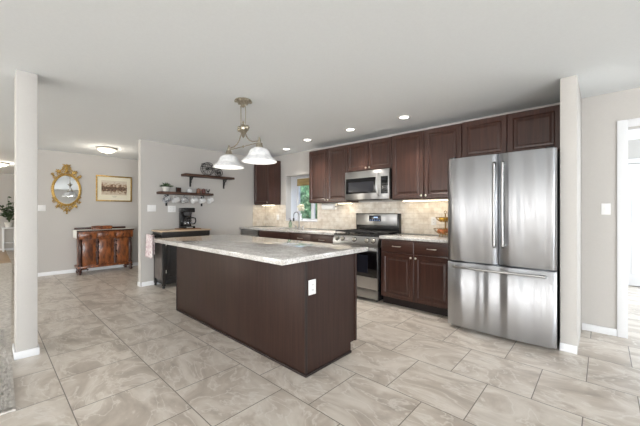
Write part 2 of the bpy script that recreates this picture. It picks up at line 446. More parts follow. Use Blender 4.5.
# hall beyond the doorway
struct('wall_hall', quick(-.6, 6.2, 7.3, 7.4, 0, H), M['wall'])
struct('wall_hall_left', quick(-.7, -.6, YB + .14, 7.3, 0, H), M['wall'])
dr = struct('door_1', quick(-.3, 1.5, 7.262, 7.298, .012, 2.03, .003), M['white'])
for i in range(3):
    bm = bmesh.new()
    for z0, z1 in ((.2, .92), (1.05, 1.9)): panel(bm, -.26 + i * .6, .24 + i * .6, z0, z1, [(0, 7.262), (.01, 7.256), (.03, 7.256), (.04, 7.261)], 7.2625)
    struct('door_panel', bm, M['white'], dr)
struct('trim_2', quick(-.38, 1.58, 7.27, 7.3, 2.05, 2.12, .003), M['white'])

# far room floor
struct('floor_wood', quick(-14.0, -10.55, -6.9, .4, .0005, .012), M['oak'])

# baseboards
def baseb(name, x0, x1, y0, y1):
    struct(name, quick(x0, x1, y0, y1, 0, .072, .004), M['white'])
baseb('baseboard_mirror', XM, XM + .014, .45, YB)
baseb('baseboard_mirror_end', XM - .12, XM + .014, .436, .449)
baseb('baseboard_shelf', XS, XS + .014, 1.735, 3.55)
baseb('baseboard_shelf_end', XS - .12, XS + .014, 1.708, 1.7215)
baseb('baseboard_back', -.165, .102, YB - .014, YB - .0005)
baseb('baseboard_stub', -.286, -.165, 3.476, 3.489)
bm = bmesh.new()
box(bm, -3.619, -3.607, .153, .312, 0, .065, .003); box(bm, -3.88, -3.62, .153, .164, 0, .065, .003); box(bm, -3.88, -3.62, .301, .312, 0, .065, .003)
struct('baseboard_post', bm, M['white'])
baseb('baseboard_far', -13.999, -13.985, -6.9, YB)
# door casing
bm = bmesh.new()
box(bm, .103, .18, YB - .018, YB, 0, DZ + .075, .004); box(bm, 1.0, 1.077, YB - .018, YB, 0, DZ + .075, .004)
box(bm, .18, 1.0, YB - .018, YB, DZ, DZ + .075, .004)
struct('trim_3', bm, M['white'])

# window in the niche
WY = 4.585
wi = struct('window_1', (lambda b: (box(b, NX0, NX1, WY, WY + .05, NZ0, NZ0 + .045, .003), box(b, NX0, NX1, WY, WY + .05, NZ1 - .045, NZ1, .003),
     box(b, NX0, NX0 + .045, WY, WY + .05, NZ0 + .045, NZ1 - .045), box(b, NX1 - .045, NX1, WY, WY + .05, NZ0 + .045, NZ1 - .045), b)[-1])(bmesh.new()), M['white'])
bm = bmesh.new(); xm = -4.44
box(bm, xm - .045, xm + .045, WY + .005, WY + .045, NZ0 + .045, NZ1 - .045, .003)
struct('mullion', bm, M['white'], wi)
bm = bmesh.new(); box(bm, NX0 + .045, xm - .045, WY + .022, WY + .026, NZ0 + .045, NZ1 - .045); struct('pane', bm, M['winglass'], wi)
bm = bmesh.new(); box(bm, xm + .045, NX1 - .045, WY + .022, WY + .026, NZ0 + .045, NZ1 - .045); struct('pane', bm, M['winglass'], wi)
bm = bmesh.new(); box(bm, NX0 + .001, NX1 - .001, YB - .02, WY, NZ0 + .0005, NZ0 + .02, .004); struct('sill', bm, M['white'], wi)
t = thing('window_blind', 'woven bamboo roman blind rolled up at top of kitchen window', 'blind', ((NX0 + NX1) / 2, WY - .02, 1.79))
bm = bmesh.new()
for i in range(5): box(bm, -.42, .42, -.028 + i * .002, -.002, .005 + i * .03, .035 + i * .03, .006)
obj('folded_slats', bm, M['bamboo'], t)
obj('headrail', quick(-.42, .42, -.03, -.001, .155, .18, .004), M['white'], t)

# backsplash tiles (thin slabs on the wall)
bm = bmesh.new()
box(bm, XS + .0005, NX0 - .001, YB - .012, YB - .0005, .922, 1.385); box(bm, NX0 - .001, NX1 + .001, YB - .012, YB - .0005, .922, NZ0 - .003)
box(bm, NX1 + .001, -.31, YB - .012, YB - .0005, .922, 1.40)
box(bm, XS + .0005, XS + .012, 3.93, YB - .0125, .922, 1.385)
struct('wall_backsplash', bm, M['splash'])

# outdoors: hedge and ground
struct('ground', quick(-12, -.8, 4.7, 12.5, -.15, -.101), M['soil'])
def leaves(bm, n, cx, cy, cz, rx, ry, rz_, size, seed):
    rnd = random.Random(seed)
    for _ in range(n):
        while True:
            p = Vector((rnd.uniform(-1, 1), rnd.uniform(-1, 1), rnd.uniform(-1, 1)))
            if .35 < p.length < 1: break
        c = Vector((cx + p.x * rx, cy + p.y * ry, cz + p.z * rz_))
        m = Euler((rnd.uniform(0, 6.3), rnd.uniform(0, 6.3), rnd.uniform(0, 6.3))).to_matrix(); s = size * rnd.uniform(.6, 1.3)
        vs = [bm.verts.new(c + m @ Vector(q)) for q in ((-s, 0, 0), (0, -s * .45, s * .12), (s, 0, 0), (0, s * .45, s * .12))]
        bm.faces.new(vs)
rr_ = random.Random(3)
for i, (hx, hy, hz, lab) in enumerate(((-7.0, 7.1, 1.15, 'bushy green garden shrub left of the window mullion'), (-8.9, 8.3, 1.45, 'leafy green shrub seen low in the left window pane'),
                                  (-5.15, 7.1, 1.15, 'green garden shrub seen in the narrow right window pane'))):
    t = thing('garden_shrub', lab, 'shrub', (hx, hy, -.1), group='shrubs outside the kitchen window')
    bm = bmesh.new(); leaves(bm, 3600, 0, 0, hz, .9, .6, hz, .08, i); obj('foliage', bm, M['hedge'], t, smooth=0)
    bm = bmesh.new()
    for k in range(6):
        a = k * 1.05; tube(bm, [(0, 0, 0), (.15 * math.cos(a), .15 * math.sin(a), .5), (.5 * math.cos(a), .35 * math.sin(a), 1.3)], [.03, .02, .008], 6)
    obj('stem', bm, M['board'], t)

# ------------------------------------------------------------------ kitchen cabinets
def knob(parent, x, z, yf):
    bm = bmesh.new()
    lathe(bm, [(0, 0), (.006, 0), (.005, .012), (.0135, .018), (.0145, .024), (.009, .029), (0, .030)], 14, Matrix.Translation((x, yf + .0005, z)) @ Matrix.Rotation(PI / 2, 4, 'X'))
    return obj('knob', bm, M['nickel'], parent)

def barpull(parent, x, z, yf, L_=.11):
    bm = bmesh.new()
    tube(bm, [(x - L_ / 2, yf + .0005, z), (x - L_ / 2, yf - .02, z), (x - L_ / 2 + .008, yf - .027, z), (x, yf - .03, z), (x + L_ / 2 - .008, yf - .027, z), (x + L_ / 2, yf - .02, z), (x + L_ / 2, yf + .0005, z)], .0052, 8)
    return obj('bar_pull', bm, M['nickel'], parent)

GU = 'wall cabinets over the counter'
def wall_cab(x0, x1, z0, z1, ndoor, label, knobs, right_panel=False, yf=3.93):
    t = thing('wall_cabinet', label, 'cabinet', ((x0 + x1) / 2, YB, z0), group=GU)
    ox, oy, oz = (x0 + x1) / 2, YB, z0
    a, b = x0 - ox, x1 - ox
    bm = bmesh.new(); box(bm, a + .0005, b - .0005, yf + .021 - oy, -.013, 0, z1 - z0, .001); obj('body', bm, M['cab'], t)
    wd = (b - a) / ndoor
    for i in range(ndoor):
        bm = bmesh.new(); raised_door(bm, a + i * wd + .004, a + (i + 1) * wd - .004, .012, z1 - z0 - .012, yf - oy)
        d = obj('door', bm, M['cab'], t, smooth=20)
        kx = knobs[i]
        if kx is not None:
            x = a + i * wd + .032 if kx < 0 else a + (i + 1) * wd - .032
            knob(d, x, .045, yf - oy)
    if right_panel:
        bm = bmesh.new(); 
        box(bm, b, b + .006, yf + .03 - oy, -.02, .01, z1 - z0 - .01, .002); obj('side_panel', bm, M['cab'], t)
    return t
wall_cab(-5.575, -5.055, 1.39, 2.32, 1, 'single door dark wood wall cabinet left of the window', [1], True)
wall_cab(-3.895, -3.03, 1.395, 2.325, 2, 'two door dark wood wall cabinet between window and microwave', [1, -1])
wall_cab(-3.028, -2.228, 1.868, 2.325, 2, 'short two door wall cabinet directly above the microwave', [1, -1])
wall_cab(-2.226, -1.27, 1.41, 2.33, 2, 'tall two door wall cabinet between microwave and refrigerator', [1, -1])
wall_cab(-1.268, -.306, 1.86, 2.335, 2, 'short two door wall cabinet above the refrigerator', [None, None])

def base_cab(x0, x1, label, cols, drawers=True, yf=3.62, false_front=False):
    ox = (x0 + x1) / 2
    t = thing('base_cabinet', label, 'cabinet', (ox, YB, 0), group='base cabinets under the back counter')
    a, b = x0 - ox, x1 - ox; y = yf - YB
    bm = bmesh.new(); box(bm, a + .001, b - .001, y + .021, -.012, .1, .877, .001); obj('body', bm, M['cab'], t)
    obj('toe_kick', quick(a + .001, b - .001, y + .075, -.012, 0, .1), M['toe'], t)
    wd = (b - a - .03) / cols
    for i in range(cols):
        xa, xb = a + .015 + i * wd + .003, a + .015 + (i + 1) * wd - .003
        zt = .70
        if false_front:
            if i == 0: bm = bmesh.new(); flat_drawer(bm, xa, b - .018, .715, .862, y); obj('false_front', bm, M['cabx'], t, smooth=20)
        elif drawers:
            bm = bmesh.new(); flat_drawer(bm, xa, xb, .715, .862, y); d = obj('drawer', bm, M['cabx'], t, smooth=20); barpull(d, (xa + xb) / 2, .79, y)
        else: zt = .862
        bm = bmesh.new(); raised_door(bm, xa, xb, .112, zt, y); d = obj('door', bm, M['cab'], t, smooth=20)
        knob(d, xb - .03 if (i % 2 == 0) else xa + .03, zt - .04, y)
    return t
base_cab(-2.225, -1.262, 'dark wood base cabinet with two drawers and two doors beside refrigerator', 2)
base_cab(-4.995, -4.06, 'dark wood sink base cabinet right of the dishwasher', 2, false_front=True)
base_cab(-4.058, -3.035, 'dark wood base cabinet with drawers left of the stove', 2)

# dishwasher
t = thing('dishwasher', 'stainless dishwasher under left end of the back counter', 'dishwasher', (-5.305, YB, 0))
obj('body', quick(-.3, .3, -.615, -.02, .1, .876), M['darkgrey'], t)
obj('toe_kick', quick(-.3, .3, -.56, -.02, 0, .1), M['black'], t)
d = obj('door', quick(-.297, .297, -.642, -.616, .11, .79, .006), M['steel'], t)
bm = bmesh.new(); tube(bm, [(-.24, -.642, .74), (-.24, -.675, .74), (.24, -.675, .74), (.24, -.642, .74)], .009, 8); obj('handle', bm, M['steel'], d)
obj('control_panel', quick(-.297, .297, -.642, -.616, .795, .87, .005), M['steel'], t)

# countertops
SX0, SX1, SY0, SY1 = -4.82, -4.12, 3.74, 4.14
bm = bmesh.new()
xa, xb, ya, yb = XS + .001, -3.034, 3.595, YB - .0125
z0, z1 = .88, .918
box(bm, xa, SX0, ya, yb, z0, z1, .004); box(bm, SX1, xb, ya, yb, z0, z1, .004); box(bm, SX0, SX1, ya, SY0, z0, z1, .0); box(bm, SX0, SX1, SY1, yb, z0, z1, .0)
tag(obj('countertop', bm, M['granite']), 'long speckled granite countertop with sink under the window', 'countertop', 'granite countertops')
tag(obj('countertop', quick(-2.228, -1.25, 3.595, YB - .0125, z0, z1, .004), M['granite']), 'short granite countertop between stove and refrigerator', 'countertop', 'granite countertops')
t = thing('kitchen_sink', 'undermount steel sink in counter below the window', 'sink', (-4.47, 3.94, .75))
bm = bmesh.new()
w_, d_ = .345, .195
ins = [(w_, d_, .126), (w_ - .01, d_ - .01, .01), (w_ - .05, d_ - .05, 0)]
rings = [[bm.verts.new((sx * a, sy * b, z)) for sx, sy in ((-1, -1), (1, -1), (1, 1), (-1, 1))] for a, b, z in ins]
for a, b in zip(rings, rings[1:]):
    for k in range(4): bm.faces.new((a[k], a[(k + 1) % 4], b[(k + 1) % 4], b[k]))
bm.faces.new(rings[-1]); o = obj('basin', bm, M['steel'], t); md = o.modifiers.new('s', 'SOLIDIFY'); md.thickness = .003
bm = bmesh.new(); lathe(bm, [(0, .004), (.03, .004), (.04, .002)], 16); obj('drain', bm, M['nickel'], t)

# faucet
t = thing('kitchen_faucet', 'chrome gooseneck faucet with handles behind the sink', 'faucet', (-4.40, 4.17, .918))
bm = bmesh.new(); lathe(bm, [(0, 0), (.028, 0), (.026, .02), (.014, .035), (.014, .06), (0, .06)], 16)
pts = [(0, 0, .05), (0, 0, .24)] + [(0, -.075 + .075 * math.cos(a), .24 + .075 * math.sin(a)) for a in [PI * k / 8 for k in range(1, 9)]] + [(0, -.15, .19)]
tube(bm, pts, .0115, 10); obj('spout', bm, M['steel'], t)
bm = bmesh.new(); tube(bm, [(0, -.15, .20), (0, -.15, .14)], .017, 12); obj('spray_head', bm, M['darkgrey'], t)
for s in (-1, 1):
    bm = bmesh.new(); lathe(bm, [(0, 0), (.022, 0), (.018, .03), (.01, .045), (0, .048)], 14, Matrix.Translation((s * .1, 0, 0)))
    tube(bm, [(s * .1, 0, .04), (s * .16, -.01, .06)], [.007, .005], 8); obj('handle', bm, M['steel'], t)

# soap bottle
t = thing('soap_bottle', 'small pale green soap bottle left of the faucet', 'bottle', (-4.66, 4.17, .918))
bm = bmesh.new(); lathe(bm, [(0, 0), (.03, 0), (.033, .02), (.033, .1), (.014, .13), (0, .13)], 16); obj('bottle_body', bm, M['soap'], t)
bm = bmesh.new(); lathe(bm, [(0, .13), (.014, .13), (.012, .15), (.004, .155), (.004, .18), (0, .18)], 12); tube(bm, [(0, 0, .178), (0, -.04, .176)], .005, 8); obj('pump', bm, M['black'], t)

# flower in slim vase
t = thing('flower_vase', 'cream flower head in a slim pale vase on the window sill', 'vase', (-4.52, 4.33, NZ0 + .02))
bm = bmesh.new(); lathe(bm, [(0, 0), (.028, 0), (.03, .02), (.016, .08), (.018, .13), (.015, .13), (.013, .08), (.025, .02), (0, .006)], 16); obj('vase', bm, M['ceramic'], t)
bm = bmesh.new(); tube(bm, [(0, 0, .02), (.005, 0, .19)], .003, 6); obj('stem', bm, M['leaf'], t)
bm = bmesh.new(); rn = random.Random(5)
for k in range(26):
    v = Vector((rn.gauss(0, 1), rn.gauss(0, 1), rn.gauss(0, 1))).normalized() * .06; ball(bm, v + Vector((.005, 0, .25)), .028, 8, (1, 1, .7))
obj('petals', bm, M['petal'], t)

# paper towel under the cabinet
t = thing('paper_towel_holder', 'white paper towel roll mounted under the wall cabinet', 'paper towels', (-3.54, 4.08, 1.395))
bm = bmesh.new(); MR = Matrix.Translation((-.14, 0, -.065)) @ Matrix.Rotation(PI / 2, 4, 'Y')
lathe(bm, [(.018, 0), (.052, 0), (.052, .28), (.018, .28), (.018, 0)], 24, MR); obj('paper_roll', bm, M['paper'], t)
bm = bmesh.new(); box(bm, -.165, .165, -.02, .02, -.008, 0, .002)
for s in (-1, 1): box(bm, s * .158 - .004, s * .158 + .004, -.018, .018, -.08, -.006, .002)
tube(bm, [(-.158, 0, -.065), (.158, 0, -.065)], .006, 8); obj('bracket', bm, M['steel'], t)

# under-cabinet light bars
for i, (x, L_, lab, z) in enumerate(((-5.31, .4, 'slim under-cabinet light left of the window', 1.39), (-3.22, .3, 'slim under-cabinet light beside the paper towels', 1.395), (-1.75, .8, 'slim under-cabinet light between stove and refrigerator', 1.41))):
    t = thing('under_cabinet_light', lab, 'light', (x, 4.12, z), group='under-cabinet lights')
    obj('housing', quick(-L_ / 2, L_ / 2, -.02, .02, -.014, 0, .002), M['plate'], t)
    obj('diffuser', quick(-L_ / 2 + .01, L_ / 2 - .01, -.016, .016, -.018, -.0142), M['led'], t)

# ------------------------------------------------------------------ stove
t = thing('gas_range', 'stainless gas range with black oven glass under the microwave', 'stove', (-2.631, YB, 0))
hw = .3965
bm = bmesh.new(); box(bm, -hw + .004, hw - .004, -.64, -.015, .03, .895, .002)
for sx in (-1, 1):
    for yy in (-.6, -.08): lathe(bm, [(0, 0), (.018, 0), (.014, .03), (0, .03)], 10, Matrix.Translation((sx * .33, yy, 0)))
obj('body', bm, M['black'], t)
d = obj('storage_drawer', quick(-hw + .004, hw - .004, -.682, -.642, .04, .165, .006), M['steel'], t)
bm = bmesh.new(); box(bm, -hw + .004, hw - .004, -.685, -.642, .172, .745, .006); d = obj('oven_door', bm, M['steel'], t)
obj('window', quick(-hw + .008, hw - .008, -.691, -.6855, .338, .70, .002), M['blackglass'], d)
obj('inner_window', quick(-.24, .24, -.6925, -.6915, .39, .64), M['display'], d)
bm = bmesh.new(); tube(bm, [(-.35, -.685, .725), (-.35, -.735, .727), (-.34, -.742, .727), (.34, -.742, .727), (.35, -.735, .727), (.35, -.685, .725)], .0125, 10); obj('oven_handle', bm, M['steel'], d)
bm = bmesh.new()   # sloped control panel
v = [(-.68, .752), (-.69, .80), (-.655, .893), (-.60, .893), (-.60, .752)]
ra = [bm.verts.new((-hw + .003, a, b)) for a, b in v]; rb = [bm.verts.new((hw - .003, a, b)) for a, b in v]
bm.faces.new(ra); bm.faces.new(rb[::-1])
for k in range(5): bm.faces.new((ra[k], ra[(k + 1) % 5], rb[(k + 1) % 5], rb[k]))
cp = obj('control_panel', bm, M['steel'], t)
for x in (-.32, -.215, -.0, .215, .32):
    bm = bmesh.new(); mt = Matrix.Translation((x, -.675, .842)) @ Matrix.Rotation(PI / 2 - .36, 4, 'X')
    lathe(bm, [(0, -.005), (.027, -.005), (.027, .006), (.021, .01), (.019, .034), (.012, .037), (0, .037)], 18, mt)
    obj('knob', bm, M['nickel'], cp)
    bm = bmesh.new(); lathe(bm, [(0, -.001), (.035, -.001), (.035, .003), (0, .003)], 18, Matrix.Translation((x, -.675, .842)) @ Matrix.Rotation(PI / 2 - .36, 4, 'X')); obj('knob_bezel', bm, M['black'], cp)
ck = obj('cooktop', quick(-hw + .002, hw - .002, -.665, -.095, .8955, .912, .004), M['black'], t)
for gx in (-.26, 0, .26):
    bm = bmesh.new(); g0, g1 = gx - .122, gx + .122; y0, y1 = -.63, -.12
    for x in (g0, g1): tube(bm, [(x, y0, .948), (x, y1, .948)], .008, 6)
    for y in (y0, (y0 + y1) / 2, y1): tube(bm, [(g0, y, .948), (g1, y, .948)], .008, 6)
    tube(bm, [(gx, y0, .950), (gx, y1, .950)], .006, 6)
    for y in (-.5, -.25): tube(bm, [(g0, y, .950), (g1, y, .950)], .006, 6)
    for x in (g0, g1):
        for y in (y0, y1): tube(bm, [(x, y, .948), (x, y, .911)], .007, 6)
    obj('grate', bm, M['castiron'], t)
for x, y in ((-.26, -.5), (-.26, -.25), (.26, -.5), (.26, -.25), (0, -.375)):
    bm = bmesh.new(); lathe(bm, [(0, .911), (.045, .911), (.042, .92), (.03, .921), (.03, .927), (0, .929)], 18, Matrix.Translation((x, y, 0))); obj('burner', bm, M['castiron'], t)
bm = bmesh.new(); box(bm, -hw + .003, hw - .003, -.09, -.016, .85, 1.215, .008); bgd = obj('backguard', bm, M['black'], t)
bm = bmesh.new(); box(bm, -hw + .02, hw - .03, -.1, -.0905, 1.03, 1.205, .004); fp = obj('backguard_face', bm, M['steel'], t)
obj('display', quick(-.13, .09, -.104, -.1005, 1.09, 1.18, .002), M['display'], fp)
obj('clock_readout', quick(-.04, .03, -.1055, -.1042, 1.142, 1.162), M['digits'], fp)
for i in range(5): obj('touch_button', quick(-.118 + i * .042, -.098 + i * .042, -.1055, -.1042, 1.105, 1.112), M['digits'], fp)

# ------------------------------------------------------------------ microwave
t = thing('microwave_oven', 'stainless over-the-range microwave with dark window', 'microwave', (-2.628, YB, 1.42))
hw = .397
obj('body', quick(-hw, hw, -.365, -.015, .006, .444, .003), M['black'], t)
bm = bmesh.new(); box(bm, -hw + .001, hw - .001, -.392, -.3655, .008, .442, .005); fc = obj('door', bm, M['steel'], t)
obj('window', quick(-hw + .025, .19, -.3955, -.3922, .1, .335, .002), M['blackglass'], fc)
obj('inner_window', quick(-hw + .075, .14, -.3966, -.3958, .125, .275), M['display'], fc)
cp = obj('control_panel', quick(.262, hw - .02, -.3955, -.3922, .085, .335, .002), M['blackglass'], t)
for i in range(3):
    for j in range(5): obj('button', quick(.275 + i * .032, .297 + i * .032, -.3965, -.3957, .1 + j * .03, .115 + j * .03), M['darkgrey'], cp)
obj('readout', quick(.28, .35, -.3965, -.3957, .285, .31), M['display'], cp)
bm = bmesh.new(); tube(bm, [(.225, -.392, .06), (.222, -.42, .075), (.215, -.438, .14), (.212, -.443, .22), (.215, -.438, .31), (.222, -.42, .375), (.225, -.392, .39)], .012, 10); obj('handle', bm, M['steel'], fc)
obj('vent_grille', quick(-.36, .1, -.34, -.1, -.001, .0055), M['darkgrey'], t)

# ------------------------------------------------------------------ refrigerator
FX0, FX1 = -1.238, -.300
fcx = (FX0 + FX1) / 2; hw = (FX1 - FX0) / 2
t = thing('refrigerator', 'large stainless french door refrigerator with bottom freezer drawer', 'refrigerator', (fcx, YB, 0))
YF = 3.372 - YB
obj('body', quick(-hw + .005, hw - .004, YF + .085, -.03, .03, 1.79, .004), M['darkgrey'], t)
for sx in (-1, 1):
    for yy in (YF + .15, -.1):
        bm = bmesh.new(); lathe(bm, [(0, 0), (.02, 0), (.02, .029), (0, .029)], 10, Matrix.Translation((sx * (hw - .06), yy, 0))); obj('foot', bm, M['black'], t)
obj('base_grille', quick(-hw + .02, hw - .02, YF + .1, YF + .12, .012, .03), M['black'], t)
def curved_door(x0, x1, z0, z1, yf, bow, rc=.02):
    bm = bmesh.new(); n = 18; prof = []
    for i in range(n + 1):
        u = i / n; x = x0 + (x1 - x0) * u
        edge = min(u, 1 - u) * (x1 - x0)
        y = yf - bow * (1 - (2 * u - 1) ** 2) + (rc * (1 - math.sqrt(max(0, 1 - (1 - min(edge / rc, 1)) ** 2))))
        prof.append((x, y))
    e = .006; rows = []
    for z, ins in ((z0, e), (z0 + e, 0), (z1 - e, 0), (z1, e)):
        rows.append([bm.verts.new((x, y + ins, z)) for x, y in prof])
    for a, b in zip(rows, rows[1:]):
        for k in range(n): bm.faces.new((a[k], a[k + 1], b[k + 1], b[k]))
    back = [[bm.verts.new((x, YF + .08, z)) for x in (x0, x1)] for z in (z0, z1)]
    bm.faces.new((back[0][0], back[0][1], back[1][1], back[1][0]))
    bm.faces.new([back[0][0]] + rows[0] + [back[0][1]]); bm.faces.new([back[1][1]] + rows[3][::-1] + [back[1][0]])
    bm.faces.new([back[0][0], back[1][0], rows[3][0], rows[2][0], rows[1][0], rows[0][0]])
    bm.faces.new([back[0][1]] + [r[-1] for r in rows] + [back[1][1]])
    return bm
split = -.749 - fcx
dl = obj('left_door', curved_door(-hw, split - .003, .725, 1.808, YF, .014), M['fridge'], t, smooth=50)
drr = obj('right_door', curved_door(split + .003, hw, .725, 1.808, YF, .014), M['fridge'], t, smooth=50)
fz = obj('freezer_drawer', curved_door(-hw, hw, .035, .712, YF, .018), M['fridge'], t, smooth=50)
for d, x in ((dl, split - .028), (drr, split + .045)):
    bm = bmesh.new()
    pts = [(x, YF - .003, 1.70), (x, YF - .035, 1.72)] + [(x, YF - .04 - .016 * math.sin(PI * k / 12), 1.71 - .80 * k / 12) for k in range(13)] + [(x, YF - .035, .90), (x, YF - .003, .92)]
    tube(bm, pts, .013, 10); obj('handle', bm, M['steel'], d)
bm = bmesh.new()
pts = [(-hw + .09, YF - .01, .665), (-hw + .075, YF - .035, .667)] + [(-hw + .075 + (2 * hw - .15) * k / 14, YF - .045 - .022 * math.sin(PI * k / 14), .668) for k in range(15)] + [(hw - .075, YF - .035, .667), (hw - .09, YF - .01, .665)]
tube(bm, pts, .0135, 10); obj('handle', bm, M['steel'], fz)
bm = bmesh.new(); 
bm.free()
for s in (-1, 1): obj('hinge_cover', quick(s * (hw - .05) - .03, s * (hw - .05) + .03, YF + .02, YF + .12, 1.8085, 1.826, .004), M['black'], t)

# ------------------------------------------------------------------ island
t = thing('kitchen_island', 'dark brown kitchen island base under the granite slab', 'island', (-2.86, 1.9, 0))
ox, oy = -2.86, 1.9
def ib(x0, x1, y0, y1, z0, z1, bev=.001): 
    bm = bmesh.new(); box(bm, x0 - ox, x1 - ox, y0 - oy, y1 - oy, z0, z1, bev); return bm
obj('carcass', ib(-3.950, -1.655, 1.64, 2.255, .09, .876), M['island'], t)
obj('toe_kick', ib(-3.93, -1.66, 1.645, 2.18, 0, .0895), M['toe'], t)
obj('back_panel', ib(-3.955, -1.653, 1.626, 1.6395, 0, .876), M['island'], t)
bm = bmesh.new()
prof = [(1.64, .0), (2.182, .0), (2.182, .088), (2.235, .088), (2.235, .876), (1.64, .876)]
ra = [bm.verts.new((-1.6545 - ox, a - oy, b)) for a, b in prof]; rb = [bm.verts.new((-1.643 - ox, a - oy, b)) for a, b in prof]
bm.faces.new(ra[::-1]); bm.faces.new(rb)
for k in range(6): bm.faces.new((ra[k], ra[(k + 1) % 6], rb[(k + 1) % 6], rb[k]))
obj('end_panel', bm, M['island'], t)
obj('end_stile', ib(-1.655, -1.634, 2.2355, 2.262, .088, .876), M['island'], t)
obj('corner_bead', ib(-1.6525, -1.638, 1.62, 1.6395, 0, .876, .003), M['toe'], t)
obj('corner_bead', ib(-3.968, -3.9555, 1.62, 1.645, 0, .876, .003), M['toe'], t)
bm = ib(-3.955, -1.64, 1.613, 1.6255, 0, .02, .004); box(bm, -1.6425 - ox, -1.630 - ox, 1.613 - oy, 2.182 - oy, 0, .02, .004)
obj('shoe_moulding', bm, M['toe'], t)
for i in range(4):
    x0 = -3.935 + i * .57
    bm = bmesh.new(); raised_door(bm, 0, .56, .1, .865, -.02); 
    d = obj('door', bm, M['cab'], t, loc=(x0 + .563 - ox, 2.257 - oy, 0), rot=(0, 0, PI)); knob(d, .03 if i % 2 else .535, .8, -.02)
tag(obj('island_countertop', quick(-3.97, -1.597, 1.355, 2.385, .878, .918, .003), M['granite']), 'large speckled granite island slab with overhang toward camera', 'countertop')

def plate(name, label, loc, rz, gangs, kind, group='switch and outlet plates', wdt=None):
    t = thing(name, label, 'outlet' if kind == 'outlet' else 'switch', loc, rz, group)
    W = wdt or (.07 + .046 * (gangs - 1))
    obj('cover_plate', quick(-W / 2, W / 2, -.006, 0, -.057, .057, .002), M['plate'], t)
    for g in range(gangs):
        x = (g - (gangs - 1) / 2) * .046
        if kind == 'outlet':
            for z in (-.02, .02):
                bm = bmesh.new(); box(bm, x - .015, x + .015, -.0085, -.0062, z - .014, z + .014, .003); s = obj('socket', bm, M['plate'], t)
                bm = bmesh.new(); box(bm, x - .008, x - .005, -.0092, -.0086, z - .006, z + .006); box(bm, x + .005, x + .008, -.0092, -.0086, z - .006, z + .006); obj('slot', bm, M['slot'], s)
        else:
            bm = bmesh.new(); box(bm, x - .006, x + .006, -.014, -.0062, -.012, .012, .002); obj('toggle', bm, M['plate'], t)
    return t
# (a plate faces -Y at rz 0, +X at rz pi/2)
plate('wall_outlet', 'white outlet on the right end panel of the island', (-1.6428, 1.69, .665), PI / 2, 1, 'outlet', wdt=.078)
plate('light_switch', 'white switch plate right of refrigerator beside the doorway', (.022, YB - .0005, 1.27), 0, 1, 'switch')
plate('light_switch', 'double white switch plate near left end of shelf wall', (XS + .0005, 1.89, 1.30), PI / 2, 2, 'switch', wdt=.135)
plate('wall_outlet', 'double white outlet plate just left of the coffee maker', (XS + .0005, 2.22, 1.29), PI / 2, 2, 'outlet', wdt=.135)
plate('light_switch', 'white switch plate left of the oval gold mirror', (XM + .0005, .69, 1.31), PI / 2, 2, 'switch', wdt=.16)
plate('wall_outlet', 'outlet on backsplash behind the fruit basket stand', (-1.745, YB - .0125, 1.11), 0, 1, 'outlet')
plate('wall_outlet', 'outlet on backsplash left of the kitchen window', (-5.15, YB - .0125, 1.12), 0, 1, 'outlet')

# ------------------------------------------------------------------ fruit basket stand
t = thing('tiered_basket_stand', 'two tier gold wire fruit stand beside the refrigerator', 'fruit stand', (-1.50, 4.02, .918))
bm = bmesh.new(); tube(bm, [(0, 0, .02), (0, 0, .3)], .008, 8)
tube(bm, [(.017 * math.cos(a), 0, .317 + .017 * math.sin(a)) for a in [2 * PI * k / 12 for k in range(12)]], .004, 6, True); obj('pole', bm, M['goldwire'], t)
def wire_bowl(z, R, h_):
    bm = bmesh.new()
    def ring(r, zz): tube(bm, [(r * math.cos(2 * PI * k / 28), r * math.sin(2 * PI * k / 28), zz) for k in range(28)], .003, 6, True)
    ring(R, z + h_); ring(R * .85, z + h_ * .5); ring(R * .5, z + .004)
    for k in range(14):
        a = 2 * PI * k / 14; c, s = math.cos(a), math.sin(a)
        tube(bm, [(.008 * c, .008 * s, z), (R * .5 * c, R * .5 * s, z + .003), (R * .85 * c, R * .85 * s, z + h_ * .5), (R * c, R * s, z + h_)], .0022, 5)
    return bm
lb = obj('basket', wire_bowl(.03, .145, .075), M['goldwire'], t)
bm = bmesh.new()
for k in range(4):
    a = PI / 4 + k * PI / 2; tube(bm, [(.07 * math.cos(a), .07 * math.sin(a), .031), (.08 * math.cos(a), .08 * math.sin(a), .001)], .005, 6)
obj('foot', bm, M['goldwire'], t)
obj('basket', wire_bowl(.19, .12, .06), M['goldwire'], t)
def fruit(name, mt, x, y, z, r, lab):
    t = thing(name, lab, 'fruit', (x, y, z), group='fruit in the wire baskets')
    bm = bmesh.new(); lathe(bm, [(0, -r * .95), (r * .5, -r * .85), (r * .92, -r * .4), (r, 0), (r * .9, r * .45), (r * .5, r * .85), (.004, r * .9), (0, r * .86)], 16)
    obj('flesh', bm, mt, t)
    bm = bmesh.new(); tube(bm, [(0, 0, r * .86), (.003, 0, r * 1.12)], .002, 5); obj('stem', bm, M['board'], t)
for k, (dx, dy) in enumerate(((-.062, -.02), (.0, -.06), (.055, .0), (-.01, .055))):
    fruit('peach', M['peach'], -1.50 + dx, 4.02 + dy, .918 + .074, .034, ('peach at left in the lower wire basket', 'peach at front in the lower wire basket', 'peach at right in the lower wire basket', 'peach at back in the lower wire basket')[k])
    fruit('lemon', M['lemon'], -1.50 + dx * .8, 4.02 + dy * .8, .918 + .226, .028, ('yellow fruit at left in the upper wire basket', 'yellow fruit at front in the upper wire basket', 'yellow fruit at right in the upper wire basket', 'yellow fruit at back in the upper wire basket')[k])

